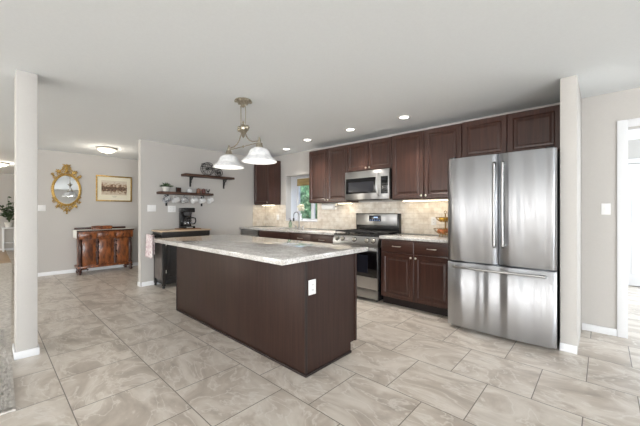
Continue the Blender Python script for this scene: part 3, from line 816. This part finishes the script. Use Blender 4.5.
# ------------------------------------------------------------------ pendant light
PX_, PY_ = -2.84, 1.865
t = thing('island_pendant', 'two shade antique pewter pendant light over the island', 'pendant light', (PX_, PY_, H))
bm = bmesh.new(); lathe(bm, [(0, 0), (.085, 0), (.09, -.008), (.08, -.018), (.06, -.022), (.045, -.04), (.02, -.06), (.012, -.075), (0, -.08)], 28)
for k in range(6):
    a = k * PI / 3; ball(bm, (.078 * math.cos(a), .078 * math.sin(a), -.016), .016, 8)
obj('canopy', bm, M['pewter'], t)
bm = bmesh.new()
for s in (-1, 1): tube(bm, [(s * .044, 0, -.035), (s * .044, 0, -.30)], .0045, 8)
tube(bm, [(-.05, 0, -.06), (.05, 0, -.06)], .008, 8)
obj('rod', bm, M['pewter'], t)
bm = bmesh.new(); lathe(bm, [(0, -.225), (.008, -.228), (.014, -.24), (.008, -.252), (.018, -.262), (.03, -.285), (.042, -.295), (.036, -.32), (.044, -.335), (.026, -.355), (.014, -.372), (.018, -.385), (.008, -.4), (0, -.41)], 20)
for s in (-1, 1): ball(bm, (s * .075, 0, -.305), .024, 10); tube(bm, [(0, 0, -.305), (s * .06, 0, -.305)], .012, 8)
for s in (-1, 1): ball(bm, (0, s * .05, -.305), .018, 8)
obj('hub', bm, M['pewter'], t)
AX = .288
for s in (-1, 1):
    d = bpy.data.lights.new('pendant_fill_lamp', 'POINT'); d.energy = 1; d.color = (1, .94, .86); d.shadow_soft_size = .04  # fill lamp added inside the shade to brighten the kitchen
    o = bpy.data.objects.new('pendant_fill_lamp', d); COL.objects.link(o); o.parent = t; o.location = (s * AX, 0, -.655)
    bm = bmesh.new()
    tube(bm, [(s * x, 0, z) for x, z in ((.03, -.335), (.045, -.37), (.075, -.415), (.12, -.452), (.18, -.474), (.24, -.478), (AX, -.478))], .0065, 8)
    ball(bm, (s * AX, 0, -.478), .014, 10)
    a = obj('arm', bm, M['pewter'], t)
    bm = bmesh.new(); lathe(bm, [(0, -.44), (.008, -.445), (.012, -.462), (.016, -.478), (.014, -.495), (.03, -.505), (.036, -.535), (.042, -.548), (0, -.548)], 18, Matrix.Translation((s * AX, 0, 0))); obj('socket_cap', bm, M['pewter'], t)
    bm = bmesh.new()
    prof = [(.03, -.549), (.062, -.556), (.09, -.575), (.106, -.60), (.115, -.625), (.124, -.64), (.142, -.655), (.166, -.674), (.176, -.69), (.172, -.694)]
    lathe(bm, prof + [(r - .006, z - .002) for r, z in prof[-2::-1]], 40, Matrix.Translation((s * AX, 0, 0)))
    obj('lamp_shade', bm, M['frost'], t, smooth=60)
    bm = bmesh.new(); ball(bm, (s * AX, 0, -.60), .028, 12, (1, 1, 1.3)); obj('bulb', bm, M['bulb'], t)
bm = bmesh.new(); tube(bm, [(-AX, 0, -.497), (AX, 0, -.497)], .005, 8); ball(bm, (0, 0, -.497), .012, 8); obj('crossbar', bm, M['pewter'], t)

# ------------------------------------------------------------------ ceiling lamps
for i, (x, y, lab) in enumerate(((-1.85, 3.58, 'recessed downlight nearest the refrigerator'), (-2.71, 3.59, 'recessed downlight in front of the microwave'), (-3.62, 3.62, 'recessed downlight in front of the cabinet left of microwave'), (-4.45, 3.88, 'recessed downlight over the sink by the window'))):
    t = thing('recessed_downlight', lab, 'ceiling light', (x, y, H), group='recessed kitchen downlights')
    bm = bmesh.new(); lathe(bm, [(.055, -.004), (.062, -.007), (.085, -.005), (.088, -.0005), (.055, -.0005), (.055, -.004)], 28); obj('trim_ring', bm, M['plate'], t)
    bm = bmesh.new(); lathe(bm, [(0, -.003), (.054, -.003), (.054, -.0008), (0, -.0008)], 24); obj('lens', bm, M['lens'], t)
    d = bpy.data.lights.new('downlight_lamp', 'SPOT'); d.energy = 34; d.color = (1, .93, .84); d.spot_size = 1.8; d.spot_blend = .8; d.shadow_soft_size = .05
    o = bpy.data.objects.new('downlight_lamp', d); COL.objects.link(o); o.parent = t; o.location = (0, 0, -.02)
def flush(x, y, lab, e_, r=.17):
    t = thing('flush_ceiling_light', lab, 'ceiling light', (x, y, H), group='flush ceiling lights')
    bm = bmesh.new(); lathe(bm, [(0, 0), (r * .9, 0), (r, -.012), (r * .97, -.025), (r * .9, -.03), (0, -.03)], 32); obj('rim', bm, M['nickel'], t)
    bm = bmesh.new(); lathe(bm, [(r * .9, -.0302), (r * .84, -.05), (r * .6, -.078), (r * .25, -.092), (0, -.095)], 32); obj('glass_bowl', bm, M['flushglass'], t)
    bm = bmesh.new(); lathe(bm, [(0, -.094), (.012, -.095), (.012, -.103), (.006, -.115), (0, -.118)], 12); obj('finial', bm, M['nickel'], t)
    d = bpy.data.lights.new('flush_lamp', 'POINT'); d.energy = e_; d.color = (1, .9, .76); d.shadow_soft_size = .12
    o = bpy.data.objects.new('flush_lamp', d); COL.objects.link(o); o.parent = t; o.location = (0, 0, -.22)
flush(-6.86, 1.53, 'flush mount ceiling light in the hall near the mirror', 4)
flush(-10.85, .22, 'flush mount ceiling light in the far room behind the post', 8)

# ------------------------------------------------------------------ shelves and what stands on them
def shelf(z, y0, y1, label):
    t = thing('wall_shelf', label, 'shelf', (XS, (y0 + y1) / 2, z), group='dark wood shelves on the wall')
    hl = (y1 - y0) / 2
    obj('shelf_board', quick(.001, .2, -hl, hl, -.042, 0, .003), M['shelfwood'], t)
    return t, hl
def bracket(parent, y, drop, rch):
    bm = bmesh.new()
    box(bm, .001, .007, y - .016, y + .016, -.042 - drop, -.0425); box(bm, .001, rch, y - .012, y + .012, -.05, -.0425)
    pts = [(.006 + (rch - .02) * (1 - math.cos(a)), y, -.042 - drop * .95 + drop * .9 * math.sin(a)) for a in [PI / 2 * k / 8 for k in range(9)]]
    tube(bm, pts, .006, 6)
    for r, cx, cz in ((.026, .04, -.085), (.016, .085, -.072), (.02, .03, -.135)):
        tube(bm, [(cx + r * math.cos(a), y, cz + r * math.sin(a)) for a in [2 * PI * k / 14 for k in range(14)]], .005, 6, True)
    return obj('bracket', bm, M['castiron'], parent)
up, hl = shelf(1.925, 2.38, 3.36, 'upper dark wood wall shelf holding the wagon ornament')
bracket(up, -.32, .18, .15); bracket(up, .36, .18, .15)
lo, hl = shelf(1.585, 1.965, 2.91, 'lower dark wood wall shelf with mugs hanging beneath')
bracket(lo, -.31, .2, .08); bracket(lo, .33, .2, .08)
hooks = (2.06, 2.22, 2.38, 2.545, 2.70, 2.85)
HX = -5.47
for y in hooks:
    bm = bmesh.new(); cy = y - (1.965 + 2.91) / 2; hx = HX - XS
    tube(bm, [(hx, cy, -.042), (hx, cy, -.06)] + [(hx, cy + .012 * (math.cos(a) - 1) * 1, -.06 - .013 * math.sin(a)) for a in [PI * k / 6 for k in range(1, 7)]], .0025, 6)
    obj('hook', bm, M['castiron'], lo)

def mug(label, m, loc, rot, group):
    t = thing('coffee_mug', label, 'mug', loc, 0, group, rot)
    bm = bmesh.new(); lathe(bm, [(0, -.052), (.04, -.052), (.047, -.044), (.048, .052), (.0455, .054), (.044, .046), (.043, -.042), (0, -.045)], 24); obj('cup', bm, m, t)
    bm = bmesh.new(); tube(bm, [(.0465, 0, .03), (.064, 0, .034), (.079, 0, .02), (.083, 0, 0), (.077, 0, -.02), (.062, 0, -.032), (.0465, 0, -.028)], .006, 8); obj('handle', bm, m, t)
    return t
labs = ('leftmost hanging mug, white with dark print', 'second hanging mug from the left, plain white', 'third hanging mug from the left, white with dark pattern', 'fourth hanging mug from the left, plain white', 'fifth hanging mug from the left, plain white', 'rightmost hanging mug under the lower shelf')
for i, y in enumerate(hooks):
    # handle (+X) up, the mug's axis leaning along the wall
    tilt = (.5, .35, .2, .35, .2, .45)[i]
    zaxis = Vector((0.25, -math.cos(tilt), -math.sin(tilt))).normalized() * (-1 if i not in (0, 1) else 1)
    xaxis = (Vector((0, 0, 1)) - zaxis * zaxis.z).normalized(); yaxis = zaxis.cross(xaxis)
    R_ = Matrix((xaxis, yaxis, zaxis)).transposed()
    hook_pt = Vector((HX, y - .012, 1.5135 + .003))
    c = hook_pt - R_ @ Vector((.0755, 0, 0)); 
    mug(labs[i], M['mugprint'] if i in (0, 2) else M['ceramic'], c, R_.to_euler(), 'mugs hanging under the lower shelf')
Z1 = 1.585
# potted plant
t = thing('potted_plant', 'small bushy succulent in pale pot, left end of lower shelf', 'plant', (-5.53, 2.09, Z1))
bm = bmesh.new(); lathe(bm, [(0, 0), (.045, 0), (.058, .07), (.06, .085), (.052, .085), (.048, .07), (0, .065)], 20); obj('pot', bm, M['pot'], t)
bm = bmesh.new(); rn = random.Random(2)
for k in range(60):
    a = rn.uniform(0, 2 * PI); e = rn.uniform(.15, 1.4); L_ = rn.uniform(.06, .12)
    d = Vector((math.cos(a) * math.cos(e), math.sin(a) * math.cos(e), math.sin(e) * .8)); b0 = Vector((0, 0, .075)) + Vector((d.x, d.y, 0)) * .025
    pts = [b0, b0 + d * L_ * .5 + Vector((0, 0, .01)), b0 + d * L_]
    tube(bm, pts, [.004, .009, .002], 5)
obj('leaves', bm, M['leaf'], t)
# small dark framed picture block
t = thing('picture_block', 'small square dark framed picture on lower shelf', 'picture', (-5.53, 2.30, Z1))
obj('frame', quick(-.012, .012, -.043, .043, 0, .085, .003), M['castiron'], t)
obj('picture', quick(.0122, .014, -.03, .03, .014, .071), M['mahogd'], t)
# white creamer / dome jar
t = thing('lidded_jar', 'white ceramic jar with domed lid on lower shelf', 'jar', (-5.53, 2.50, Z1))
bm = bmesh.new(); lathe(bm, [(0, 0), (.04, 0), (.048, .02), (.05, .035), (0, .035)], 20); obj('jar_body', bm, M['ceramic'], t)
bm = bmesh.new(); lathe(bm, [(.052, .0352), (.048, .05), (.03, .066), (.008, .072), (.012, .08), (.008, .088), (0, .09)], 20); obj('lid', bm, M['ceramic'], t)
for y, m_, lab in ((2.668, 'brownceramic', 'tan brown ceramic canister right of the white jar'), (2.765, 'redbrown', 'dark red ceramic canister on the lower shelf')):
    t = thing('ceramic_canister', lab, 'canister', (-5.53, y, Z1), group='small canisters on the lower shelf')
    bm = bmesh.new(); lathe(bm, [(0, 0), (.034, 0), (.038, .01), (.038, .065), (.032, .072), (0, .072)], 18); obj('canister_body', bm, M[m_], t)
    bm = bmesh.new(); lathe(bm, [(.034, .0722), (.034, .08), (.012, .085), (.01, .093), (0, .094)], 18); obj('lid', bm, M[m_], t)
# small rooster ornament
t = thing('rooster_figurine', 'tiny dark bird figurine at right end of lower shelf', 'figurine', (-5.53, 2.86, Z1))
bm = bmesh.new(); lathe(bm, [(0, 0), (.018, 0), (.016, .006), (.004, .01), (.004, .03), (0, .03)], 12)
obj('stand', bm, M['castiron'], t)
bm = bmesh.new(); tube(bm, [(0, -.03, .052), (0, -.015, .042), (0, .005, .042), (0, .018, .056), (0, .021, .072), (0, .026, .08)], [.004, .012, .015, .01, .007, .008], 10)
tube(bm, [(0, .03, .079), (0, .04, .076)], [.003, .001], 6)
for k in range(4): tube(bm, [(0, -.018, .048), (0, -.036 - k * .002, .055 + k * .008), (0, -.042 + k * .006, .062 + k * .012)], [.004, .004, .001], 6)
obj('body', bm, M['castiron'], t)
# wagon ornament on the upper shelf
t = thing('wagon_ornament', 'black wire wagon ornament with spoked wheels on upper shelf', 'ornament', (-5.52, 2.84, 1.925))
def wheel(x, y, R):
    bm = bmesh.new()
    tube(bm, [(x, y + R * math.cos(2 * PI * k / 32), R + .008 + R * math.sin(2 * PI * k / 32)) for k in range(32)], .0055, 6, True)
    for k in range(10):
        a = 2 * PI * k / 10; tube(bm, [(x, y, R + .008), (x, y + R * math.cos(a), R + .008 + R * math.sin(a))], .0024, 5)
    lathe(bm, [(0, -.014), (.014, -.012), (.014, .012), (0, .014)], 12, Matrix.Translation((x, y, R + .008)) @ Matrix.Rotation(PI / 2, 4, 'Y'))
    return obj('wheel', bm, M['castiron'], t)
for x in (.07, .0): wheel(x, -.02, .116)
for x in (.07, .0): wheel(x, .21, .06)
bm = bmesh.new()
tube(bm, [(-.01, -.02, .113), (.08, -.02, .113)], .005, 6); tube(bm, [(-.01, .21, .068), (.08, .21, .068)], .005, 6)
for z in (.15, .2):
    tube(bm, [(.01, -.13, z + .01), (.055, -.13, z + .01), (.055, .25, z - .01), (.01, .25, z - .01)], .0028, 6, True)
for y in [-.13 + .38 * k / 6 for k in range(7)]:
    for x in (.01, .055): tube(bm, [(x, y, .21 - .02 * (y + .13) / .38), (x, y, .15)], .0018, 5)
for x in (-.02, .05): tube(bm, [(x, -.02, .113), (x, .06, .14), (x, .21, .068)], .004, 6)
tube(bm, [(.015, .22, .07), (.015, .27, .05)], .004, 6)
obj('wagon_bed', bm, M['castiron'], t)

# ------------------------------------------------------------------ kitchen cart, towel, coffee maker
CX, CY0, CY1 = -5.195, 1.915, 2.70
t = thing('kitchen_cart', 'black kitchen cart with pale wood top against shelf wall', 'cart', (-5.40, 2.33, 0))
def cb_(x0, x1, y0, y1, z0, z1, bev=.002):
    bm = bmesh.new(); box(bm, x0 + 5.40, x1 + 5.40, y0 - 2.33, y1 - 2.33, z0, z1, bev); return bm
obj('top', cb_(XS + .018, CX + .025, CY0 - .04, CY1 + .03, .912, .935, .004), M['butcher'], t)
obj('cabinet_body', cb_(XS + .03, CX - .02, CY0 + .02, CY1 - .02, .06, .83), M['blackpaint'], t)
obj('apron', cb_(XS + .028, CX + .01, CY0 - .02, CY1 + .01, .832, .911, .003), M['blackpaint'], t)
for x in (XS + .05, CX - .02):
    for y in (CY0 + .02, CY1 - .02):
        bm = cb_(x - .022, x + .022, y - .022, y + .022, .04, .831)
        lathe(bm, [(0, 0), (.018, 0), (.022, .02), (.012, .041), (0, .041)], 12, Matrix.Translation((x + 5.40, y - 2.33, 0)))
        obj('corner_post', bm, M['blackpaint'], t)
obj('bottom_rail', cb_(CX - .02, CX - .005, CY0 + .043, CY1 - .043, .07, .13), M['blackpaint'], t)
for i in range(2):
    bm = bmesh.new(); L_ = (CY1 - CY0 - .1) / 2
    raised_door(bm, 0, L_ - .004, .0, .66, 0, t=.014, fr=.05)
    d = obj('door', bm, M['blackpaint'], t, loc=(CX - .0055 + 5.40, CY0 + .05 + i * L_ - 2.33, .145), rot=(0, 0, PI / 2))
    bm = bmesh.new()
    for z in (.1, .55): tube(bm, [(.0 if i == 0 else L_ - .004, -.003, z), (.0 if i == 0 else L_ - .004, -.003, z + .05)], .006, 8)
    obj('hinge', bm, M['nickel'], d)
    knob(d, L_ - .03 if i == 0 else .03, .36, 0)
bm = cb_(XS + .075, CX - .045, CY0 - .004, CY0 + .0195, .13, .81, .002)
obj('side_panel', bm, M['greybrown'], t)
bm = bmesh.new()
yb = 1.80 - 2.33
for x in (-.17, .17): tube(bm, [(x, CY0 - 2.33 - .018, .858), (x, yb, .858)], .008, 8)
tube(bm, [(-.19, yb, .858), (.19, yb, .858)], .009, 8)
obj('towel_bar', bm, M['black'], t)
# towel folded over the bar
bm = bmesh.new()
zb = .858; n = 14; rows = []
prof = [(1.786, .50)] + [(1.786, .5 + (zb - .5) * k / 8) for k in range(1, 9)] + [(1.80 + .0135 * math.cos(a), zb + .0135 * math.sin(a)) for a in (PI * .8, PI * .5, PI * .2)] + [(1.814, zb - (zb - .56) * k / 6) for k in range(1, 7)]
for (y, z) in prof:
    fl = max(0, (zb - z)) * .03
    rows.append([bm.verts.new((-5.56 + .29 * k / n, y + (-1 if y < 1.80 else .15) * fl * (1 + math.sin(k * 1.3)), z + .006 * math.sin(k * .9) * (1 if z < .6 else 0))) for k in range(n + 1)])
for a, b in zip(rows, rows[1:]):
    for k in range(n): bm.faces.new((a[k], a[k + 1], b[k + 1], b[k]))
o = obj('dish_towel', bm, M['towel'], smooth=80); md = o.modifiers.new('s', 'SOLIDIFY'); md.thickness = .004; md.offset = 0
tag(o, 'pink floral dish towel hanging from the cart bar', 'towel')

tag(obj('cutting_board', quick(-5.50, -5.24, 2.22, 2.58, .9352, .95, .004), M['board']), 'brown wooden board under the coffee maker', 'board')
t = thing('coffee_maker', 'black drip coffee maker with glass carafe on the cart', 'coffee maker', (-5.39, 2.385, .9502), PI / 2); t.scale = (1.1, 1.0, 1.07)
# local: front = -Y ; +X = world +Y
obj('base', quick(-.09, .09, -.12, .1, 0, .035, .008), M['black'], t)
obj('water_tank', quick(-.088, .088, .02, .1, .0352, .262, .008), M['black'], t)
bm = bmesh.new(); box(bm, -.092, .092, -.11, .1, .2625, .335, .012); obj('brew_head', bm, M['black'], t)
bm = bmesh.new(); lathe(bm, [(.045, .0), (.062, .03), (.064, .055), (0, .055)], 20, Matrix.Translation((0, -.045, .206))); obj('filter_basket', bm, M['darkgrey'], t)
obj('control_plate', quick(-.05, .05, -.1225, -.1205, .008, .028, .0005), M['steel'], t)
bm = bmesh.new(); T_ = Matrix.Translation((.0, -.045, .0352)); lathe(bm, [(0, .002), (.052, .002), (.066, .03), (.068, .06), (.058, .1), (.045, .125), (.043, .125), (.056, .1), (.066, .06), (.064, .03), (.05, .005), (0, .005)], 24, T_)
c = obj('carafe', bm, M['clearglass'], t)
bm = bmesh.new(); lathe(bm, [(.047, .1252), (.05, .13), (.05, .142), (.02, .152), (0, .153)], 20, T_)
tube(bm, [(.045, -.045, .168), (.075, -.055, .175), (.112, -.065, .165), (.12, -.067, .12), (.105, -.062, .075), (.07, -.057, .07)], .009, 8); obj('carafe_handle', bm, M['black'], t)

# ------------------------------------------------------------------ hall: mirror, picture, chest
t = thing('oval_mirror', 'oval mirror in ornate gold carved frame on hall wall', 'mirror', (XM, 1.085, 1.68), PI / 2)
# local: x along wall, front -Y
A, B = .195, .285
bm = bmesh.new(); ring = [(A * math.cos(2 * PI * k / 48), 0, B * math.sin(2 * PI * k / 48)) for k in range(48)]
vs = [bm.verts.new((x * 1.02, -.018, z * 1.02)) for x, y, z in ring]; bm.faces.new(vs); vb = [bm.verts.new((x * 1.02, -.004, z * 1.02)) for x, y, z in ring]; bm.faces.new(vb[::-1])
for k in range(48): bm.faces.new((vs[k], vs[(k + 1) % 48], vb[(k + 1) % 48], vb[k]))
obj('mirror_glass', bm, M['mirror'], t, smooth=0)
bm = bmesh.new()
for f, r, y in ((1.06, .014, -.02), (1.16, .012, -.014), (1.11, .01, -.008)):
    tube(bm, [(x * f, y, z * (1 + (f - 1) * .7)) for x, _, z in ring], r, 8, True)
for k in range(48):
    x, _, z = ring[k]; ball(bm, (x * 1.11, -.024, z * 1.08), .008, 6)
obj('oval_frame', bm, M['gold'], t)
def scroll(bm, cx, cz, r0, turns, a0, s=1, th=.011):
    pts = []; n = 22
    for k in range(n + 1):
        u = k / n; a = a0 + s * turns * 2 * PI * u; r = r0 * (1 - .8 * u); pts.append((cx + r * math.cos(a), -.022 - .008 * u, cz + r * math.sin(a)))
    tube(bm, pts, [th * (1 - .45 * k / n) for k in range(n + 1)], 6); ball(bm, pts[-1], th * .9, 6)
def leafs(bm, cx, cz, a, L_, wd=.018):
    d = Vector((math.cos(a), 0, math.sin(a)))
    tube(bm, [Vector((cx, -.02, cz)) + d * L_ * u + Vector((0, -.012 * math.sin(PI * u), 0)) for u in (0, .3, .6, .85, 1)], [.006, wd * .7, wd * .75, wd * .4, .002], 6)
bm = bmesh.new()
for s in (-1, 1):
    scroll(bm, s * .055, .355, .05, 1.3, PI / 2, -s); scroll(bm, s * .125, .315, .045, 1.3, PI / 2, s); scroll(bm, s * .185, .245, .035, 1.2, 0, s); scroll(bm, s * .035, .43, .035, 1.2, PI / 2, -s)
    scroll(bm, s * .215, .30, .022, 1.1, PI, s, .008)
    for a, L_ in ((.4, .09), (.8, .1), (1.15, .08)): leafs(bm, s * .10, .33, PI / 2 - s * (PI / 2 - a), L_)
    leafs(bm, s * .02, .46, PI / 2 - s * .6, .06)
    leafs(bm, s * .18, .26, PI / 2 - s * 1.1, .07)
leafs(bm, 0, .40, PI / 2, .12, .03); leafs(bm, 0, .33, PI / 2, .1, .035)
tube(bm, [(-.07, -.02, .505), (0, -.024, .49), (.07, -.02, .505)], [.005, .012, .005], 6)
obj('crest_carving', bm, M['gold'], t)
bm = bmesh.new()
for s in (-1, 1):
    scroll(bm, s * .05, -.345, .045, 1.3, -PI / 2, s); scroll(bm, s * .12, -.30, .045, 1.3, -PI / 2, -s); scroll(bm, s * .19, -.235, .036, 1.2, 0, -s); scroll(bm, s * .205, -.16, .025, 1.1, 0, s, .009)
    for a, L_ in ((-.35, .08), (-.8, .09)): leafs(bm, s * .11, -.31, -PI / 2 + s * (PI / 2 + a), L_)
    leafs(bm, s * .02, -.38, -PI / 2 + s * .5, .07)
leafs(bm, 0, -.34, -PI / 2, .12, .032); ball(bm, (0, -.03, -.47), .018, 8)
obj('base_carving', bm, M['gold'], t)

t = thing('framed_landscape', 'gold framed sepia landscape print with cream mat on hall wall', 'picture', (XM, 1.905, 1.745), PI / 2)
W2, H2 = .338, .28
bm = bmesh.new(); f_ = .028
box(bm, -W2, W2, -.025, -.002, H2 - f_, H2, .004); box(bm, -W2, W2, -.025, -.002, -H2, -H2 + f_, .004); box(bm, -W2, -W2 + f_, -.025, -.002, -H2 + f_, H2 - f_, .004); box(bm, W2 - f_, W2, -.025, -.002, -H2 + f_, H2 - f_, .004)
obj('frame', bm, M['gold'], t)
obj('mat_board', quick(-W2 + f_, W2 - f_, -.012, -.002, -H2 + f_, H2 - f_), M['mat'], t)
o = obj('print', quick(-.24, .24, -.0135, -.0122, -.135, .175), M['print'], t)
o = obj('caption', (lambda b: (box(b, -.05, .045, -.0132, -.0122, -.165, -.16), box(b, -.03, .03, -.0132, -.0122, -.185, -.18), b)[-1])(bmesh.new()), M['slot'], t)

# chest : local x along the wall (world +Y), front -Y (world +X)
t = thing('mahogany_sideboard', 'antique flame mahogany sideboard with turned columns and scroll feet', 'sideboard', (-7.70, 1.67, 0), PI / 2)
hw = .475; yf = -.205; yb = .205
obj('case', quick(-hw + .045, hw - .045, yf + .045, yb, .15, .70, .003), M['mahog'], t)
obj('plinth', quick(-hw + .005, hw - .005, yf + .01, yb, .12, .16, .005), M['mahog'], t)
obj('frieze', quick(-hw, hw, yf - .005, yb, .70, .845, .006), M['mahog'], t)
for x0, x1 in ((-.4, -.17), (-.155, .155), (.17, .4)):
    d = obj('drawer', quick(x0, x1, yf - .016, yf - .0055, .722, .822, .004), M['mahog'], t); knob(d, (x0 + x1) / 2, .77, yf - .016).data.materials[0] = M['mahogd']
obj('top', quick(-hw - .015, hw + .015, yf - .02, yb, .8455, .87, .006), M['mahogd'], t)
for s in (-1, 1):
    bm = bmesh.new(); lathe(bm, [(0, .16), (.036, .16), (.036, .19), (.026, .2), (.03, .24), (.036, .4), (.034, .55), (.027, .63), (.034, .645), (.034, .66), (.03, .665), (.038, .70), (0, .70)], 18, Matrix.Translation((s * (hw - .045), yf + .045, 0)))
    obj('column', bm, M['mahogd'], t)
    d = obj('door', quick(s * .285 - .115, s * .285 + .115, yf + .03, yf + .0445, .185, .68, .005), M['mahog'], t)
    bm = bmesh.new()
    for z in (.3, .42, .54, .63):
        lathe(bm, [(0, 0), (.032, 0), (.036, .012), (.022, .03), (0, .038)], 12, Matrix.Translation((s * .155, yf + .044, z)) @ Matrix.Rotation(PI / 2, 4, 'X')); 
    tube(bm, [(s * .155, yf + .035, .17), (s * .155, yf + .035, .69)], .024, 8)
    obj('pilaster', bm, M['mahogd'], t)
    bm = bmesh.new()
    pts = [(s * (hw - .05), yf + .05, .12), (s * (hw - .03), yf + .03, .085), (s * (hw - .045), yf + .03, .05), (s * (hw - .035), yf + .02, .03)]
    tube(bm, pts, [.045, .036, .028, .034], 12); ball(bm, (s * (hw - .035), yf + .018, .031), .031, 12)
    tube(bm, [(s * (hw - .08), yf + .03, .11), (s * (hw - .14), yf + .035, .105), (s * (hw - .17), yf + .035, .085), (s * (hw - .15), yf + .035, .075)], [.022, .016, .012, .008], 8)
    obj('foot', bm, M['mahogd'], t)
    bm = bmesh.new(); lathe(bm, [(0, 0), (.025, 0), (.03, .03), (.02, .06), (.032, .12), (0, .12)], 12, Matrix.Translation((s * (hw - .05), yb - .06, 0))); obj('foot', bm, M['mahogd'], t)
obj('center_door', quick(-.135, .135, yf + .03, yf + .0445, .185, .68, .005), M['mahog'], t)
obj('gallery_rail', quick(-hw + .005, hw - .035, yb - .025, yb, .8705, .915, .006), M['mahogd'], t)
# cloth over left end
bm = bmesh.new()
box(bm, -hw - .0245, hw + .005, yf - .0, yb - .03, .8705, .8745, .001)
box(bm, -hw - .0245, -hw - .0155, yf - .0, yb - .03, .72, .8704, .001)
o = obj('table_runner', bm, M['linen'], None, loc=(-7.70, 1.67, 0), rot=(0, 0, PI / 2)); tag(o, 'white runner on sideboard hanging down its left end', 'runner')
t = thing('wooden_box', 'low wooden box lying on top of the sideboard', 'box', (-7.66, 1.62, .8747), PI / 2)
obj('box_body', quick(-.165, .165, -.07, .07, 0, .05, .006), M['mahog'], t)
obj('lid', quick(-.17, .17, -.075, .075, .0505, .075, .01), M['mahog'], t)

# ------------------------------------------------------------------ far room and rug
bm = bmesh.new(); rn = random.Random(11)
ol = [(-2.70, -2.6), (-2.70, .122), (-3.9, .145), (-10.5, .41), (-10.5, -2.6)]
ra = [bm.verts.new((x, y, .0005)) for x, y in ol]; rb = [bm.verts.new((x, y, .012)) for x, y in ol]
bm.faces.new(ra[::-1]); bm.faces.new(rb)
for k in range(5): bm.faces.new((ra[k], ra[(k + 1) % 5], rb[(k + 1) % 5], rb[k]))
o = obj('area_rug', bm, M['rug'], None); 
# wavy shaggy tufts along the edges and over the near part
bm = bmesh.new()
def tuft(x, y):
    a = rn.uniform(0, 2 * PI); l = rn.uniform(.012, .026); h_ = rn.uniform(.012, .022)
    dx, dy = math.cos(a) * l, math.sin(a) * l; px, py = -dy * .25, dx * .25
    v = [bm.verts.new(q) for q in ((x - px, y - py, .009), (x + px, y + py, .009), (x + dx, y + dy, .011 + h_))]; bm.faces.new(v)
for _ in range(26000):
    u = rn.random() ** 1.6; tuft(-2.71 - u * 1.9, .11 - rn.random() ** 1.3 * .9)
pile = obj('pile', bm, M['rug'], o, smooth=0); pile['kind'] = 'stuff'
tag(o, 'thick grey shag rug at left edge of the tile floor', 'rug')

t = thing('console_table', 'small white table by the far wall left of the post', 'table', (-13.7, .47, .012))
obj('table_top', quick(-.25, .25, -.16, .16, .70, .735, .006), M['white'], t)
for x in (-.21, .21):
    for y in (-.13, .13): obj('leg', quick(x - .022, x + .022, y - .022, y + .022, 0, .7, .003), M['white'], t)
obj('lower_shelf', quick(-.2, .2, -.12, .12, .25, .27, .003), M['white'], t)
t = thing('leafy_houseplant', 'dark leafy houseplant on the small white table', 'plant', (-13.7, .47, .7475))
bm = bmesh.new(); lathe(bm, [(0, 0), (.08, 0), (.11, .16), (.1, .16), (.09, .14), (0, .13)], 18); obj('pot', bm, M['pot'], t)
bm = bmesh.new(); rn = random.Random(9)
for k in range(14):
    a = rn.uniform(0, 2 * PI); R_ = rn.uniform(.08, .28); h_ = rn.uniform(.35, .95)
    tube(bm, [(0, 0, .13), (R_ * .3 * math.cos(a), R_ * .3 * math.sin(a), h_ * .6), (R_ * math.cos(a), R_ * math.sin(a), h_)], .005, 5)
    for j in range(4):
        u = .5 + j * .16; leafs_c = Vector((R_ * u * math.cos(a), R_ * u * math.sin(a), h_ * u + .03)); d = Vector((rn.uniform(-1, 1), rn.uniform(-1, 1), rn.uniform(-.3, .7))).normalized()
        tube(bm, [leafs_c, leafs_c + d * .05, leafs_c + d * .13], [.006, .03, .003], 6)
obj('foliage', bm, M['leafd'], t)
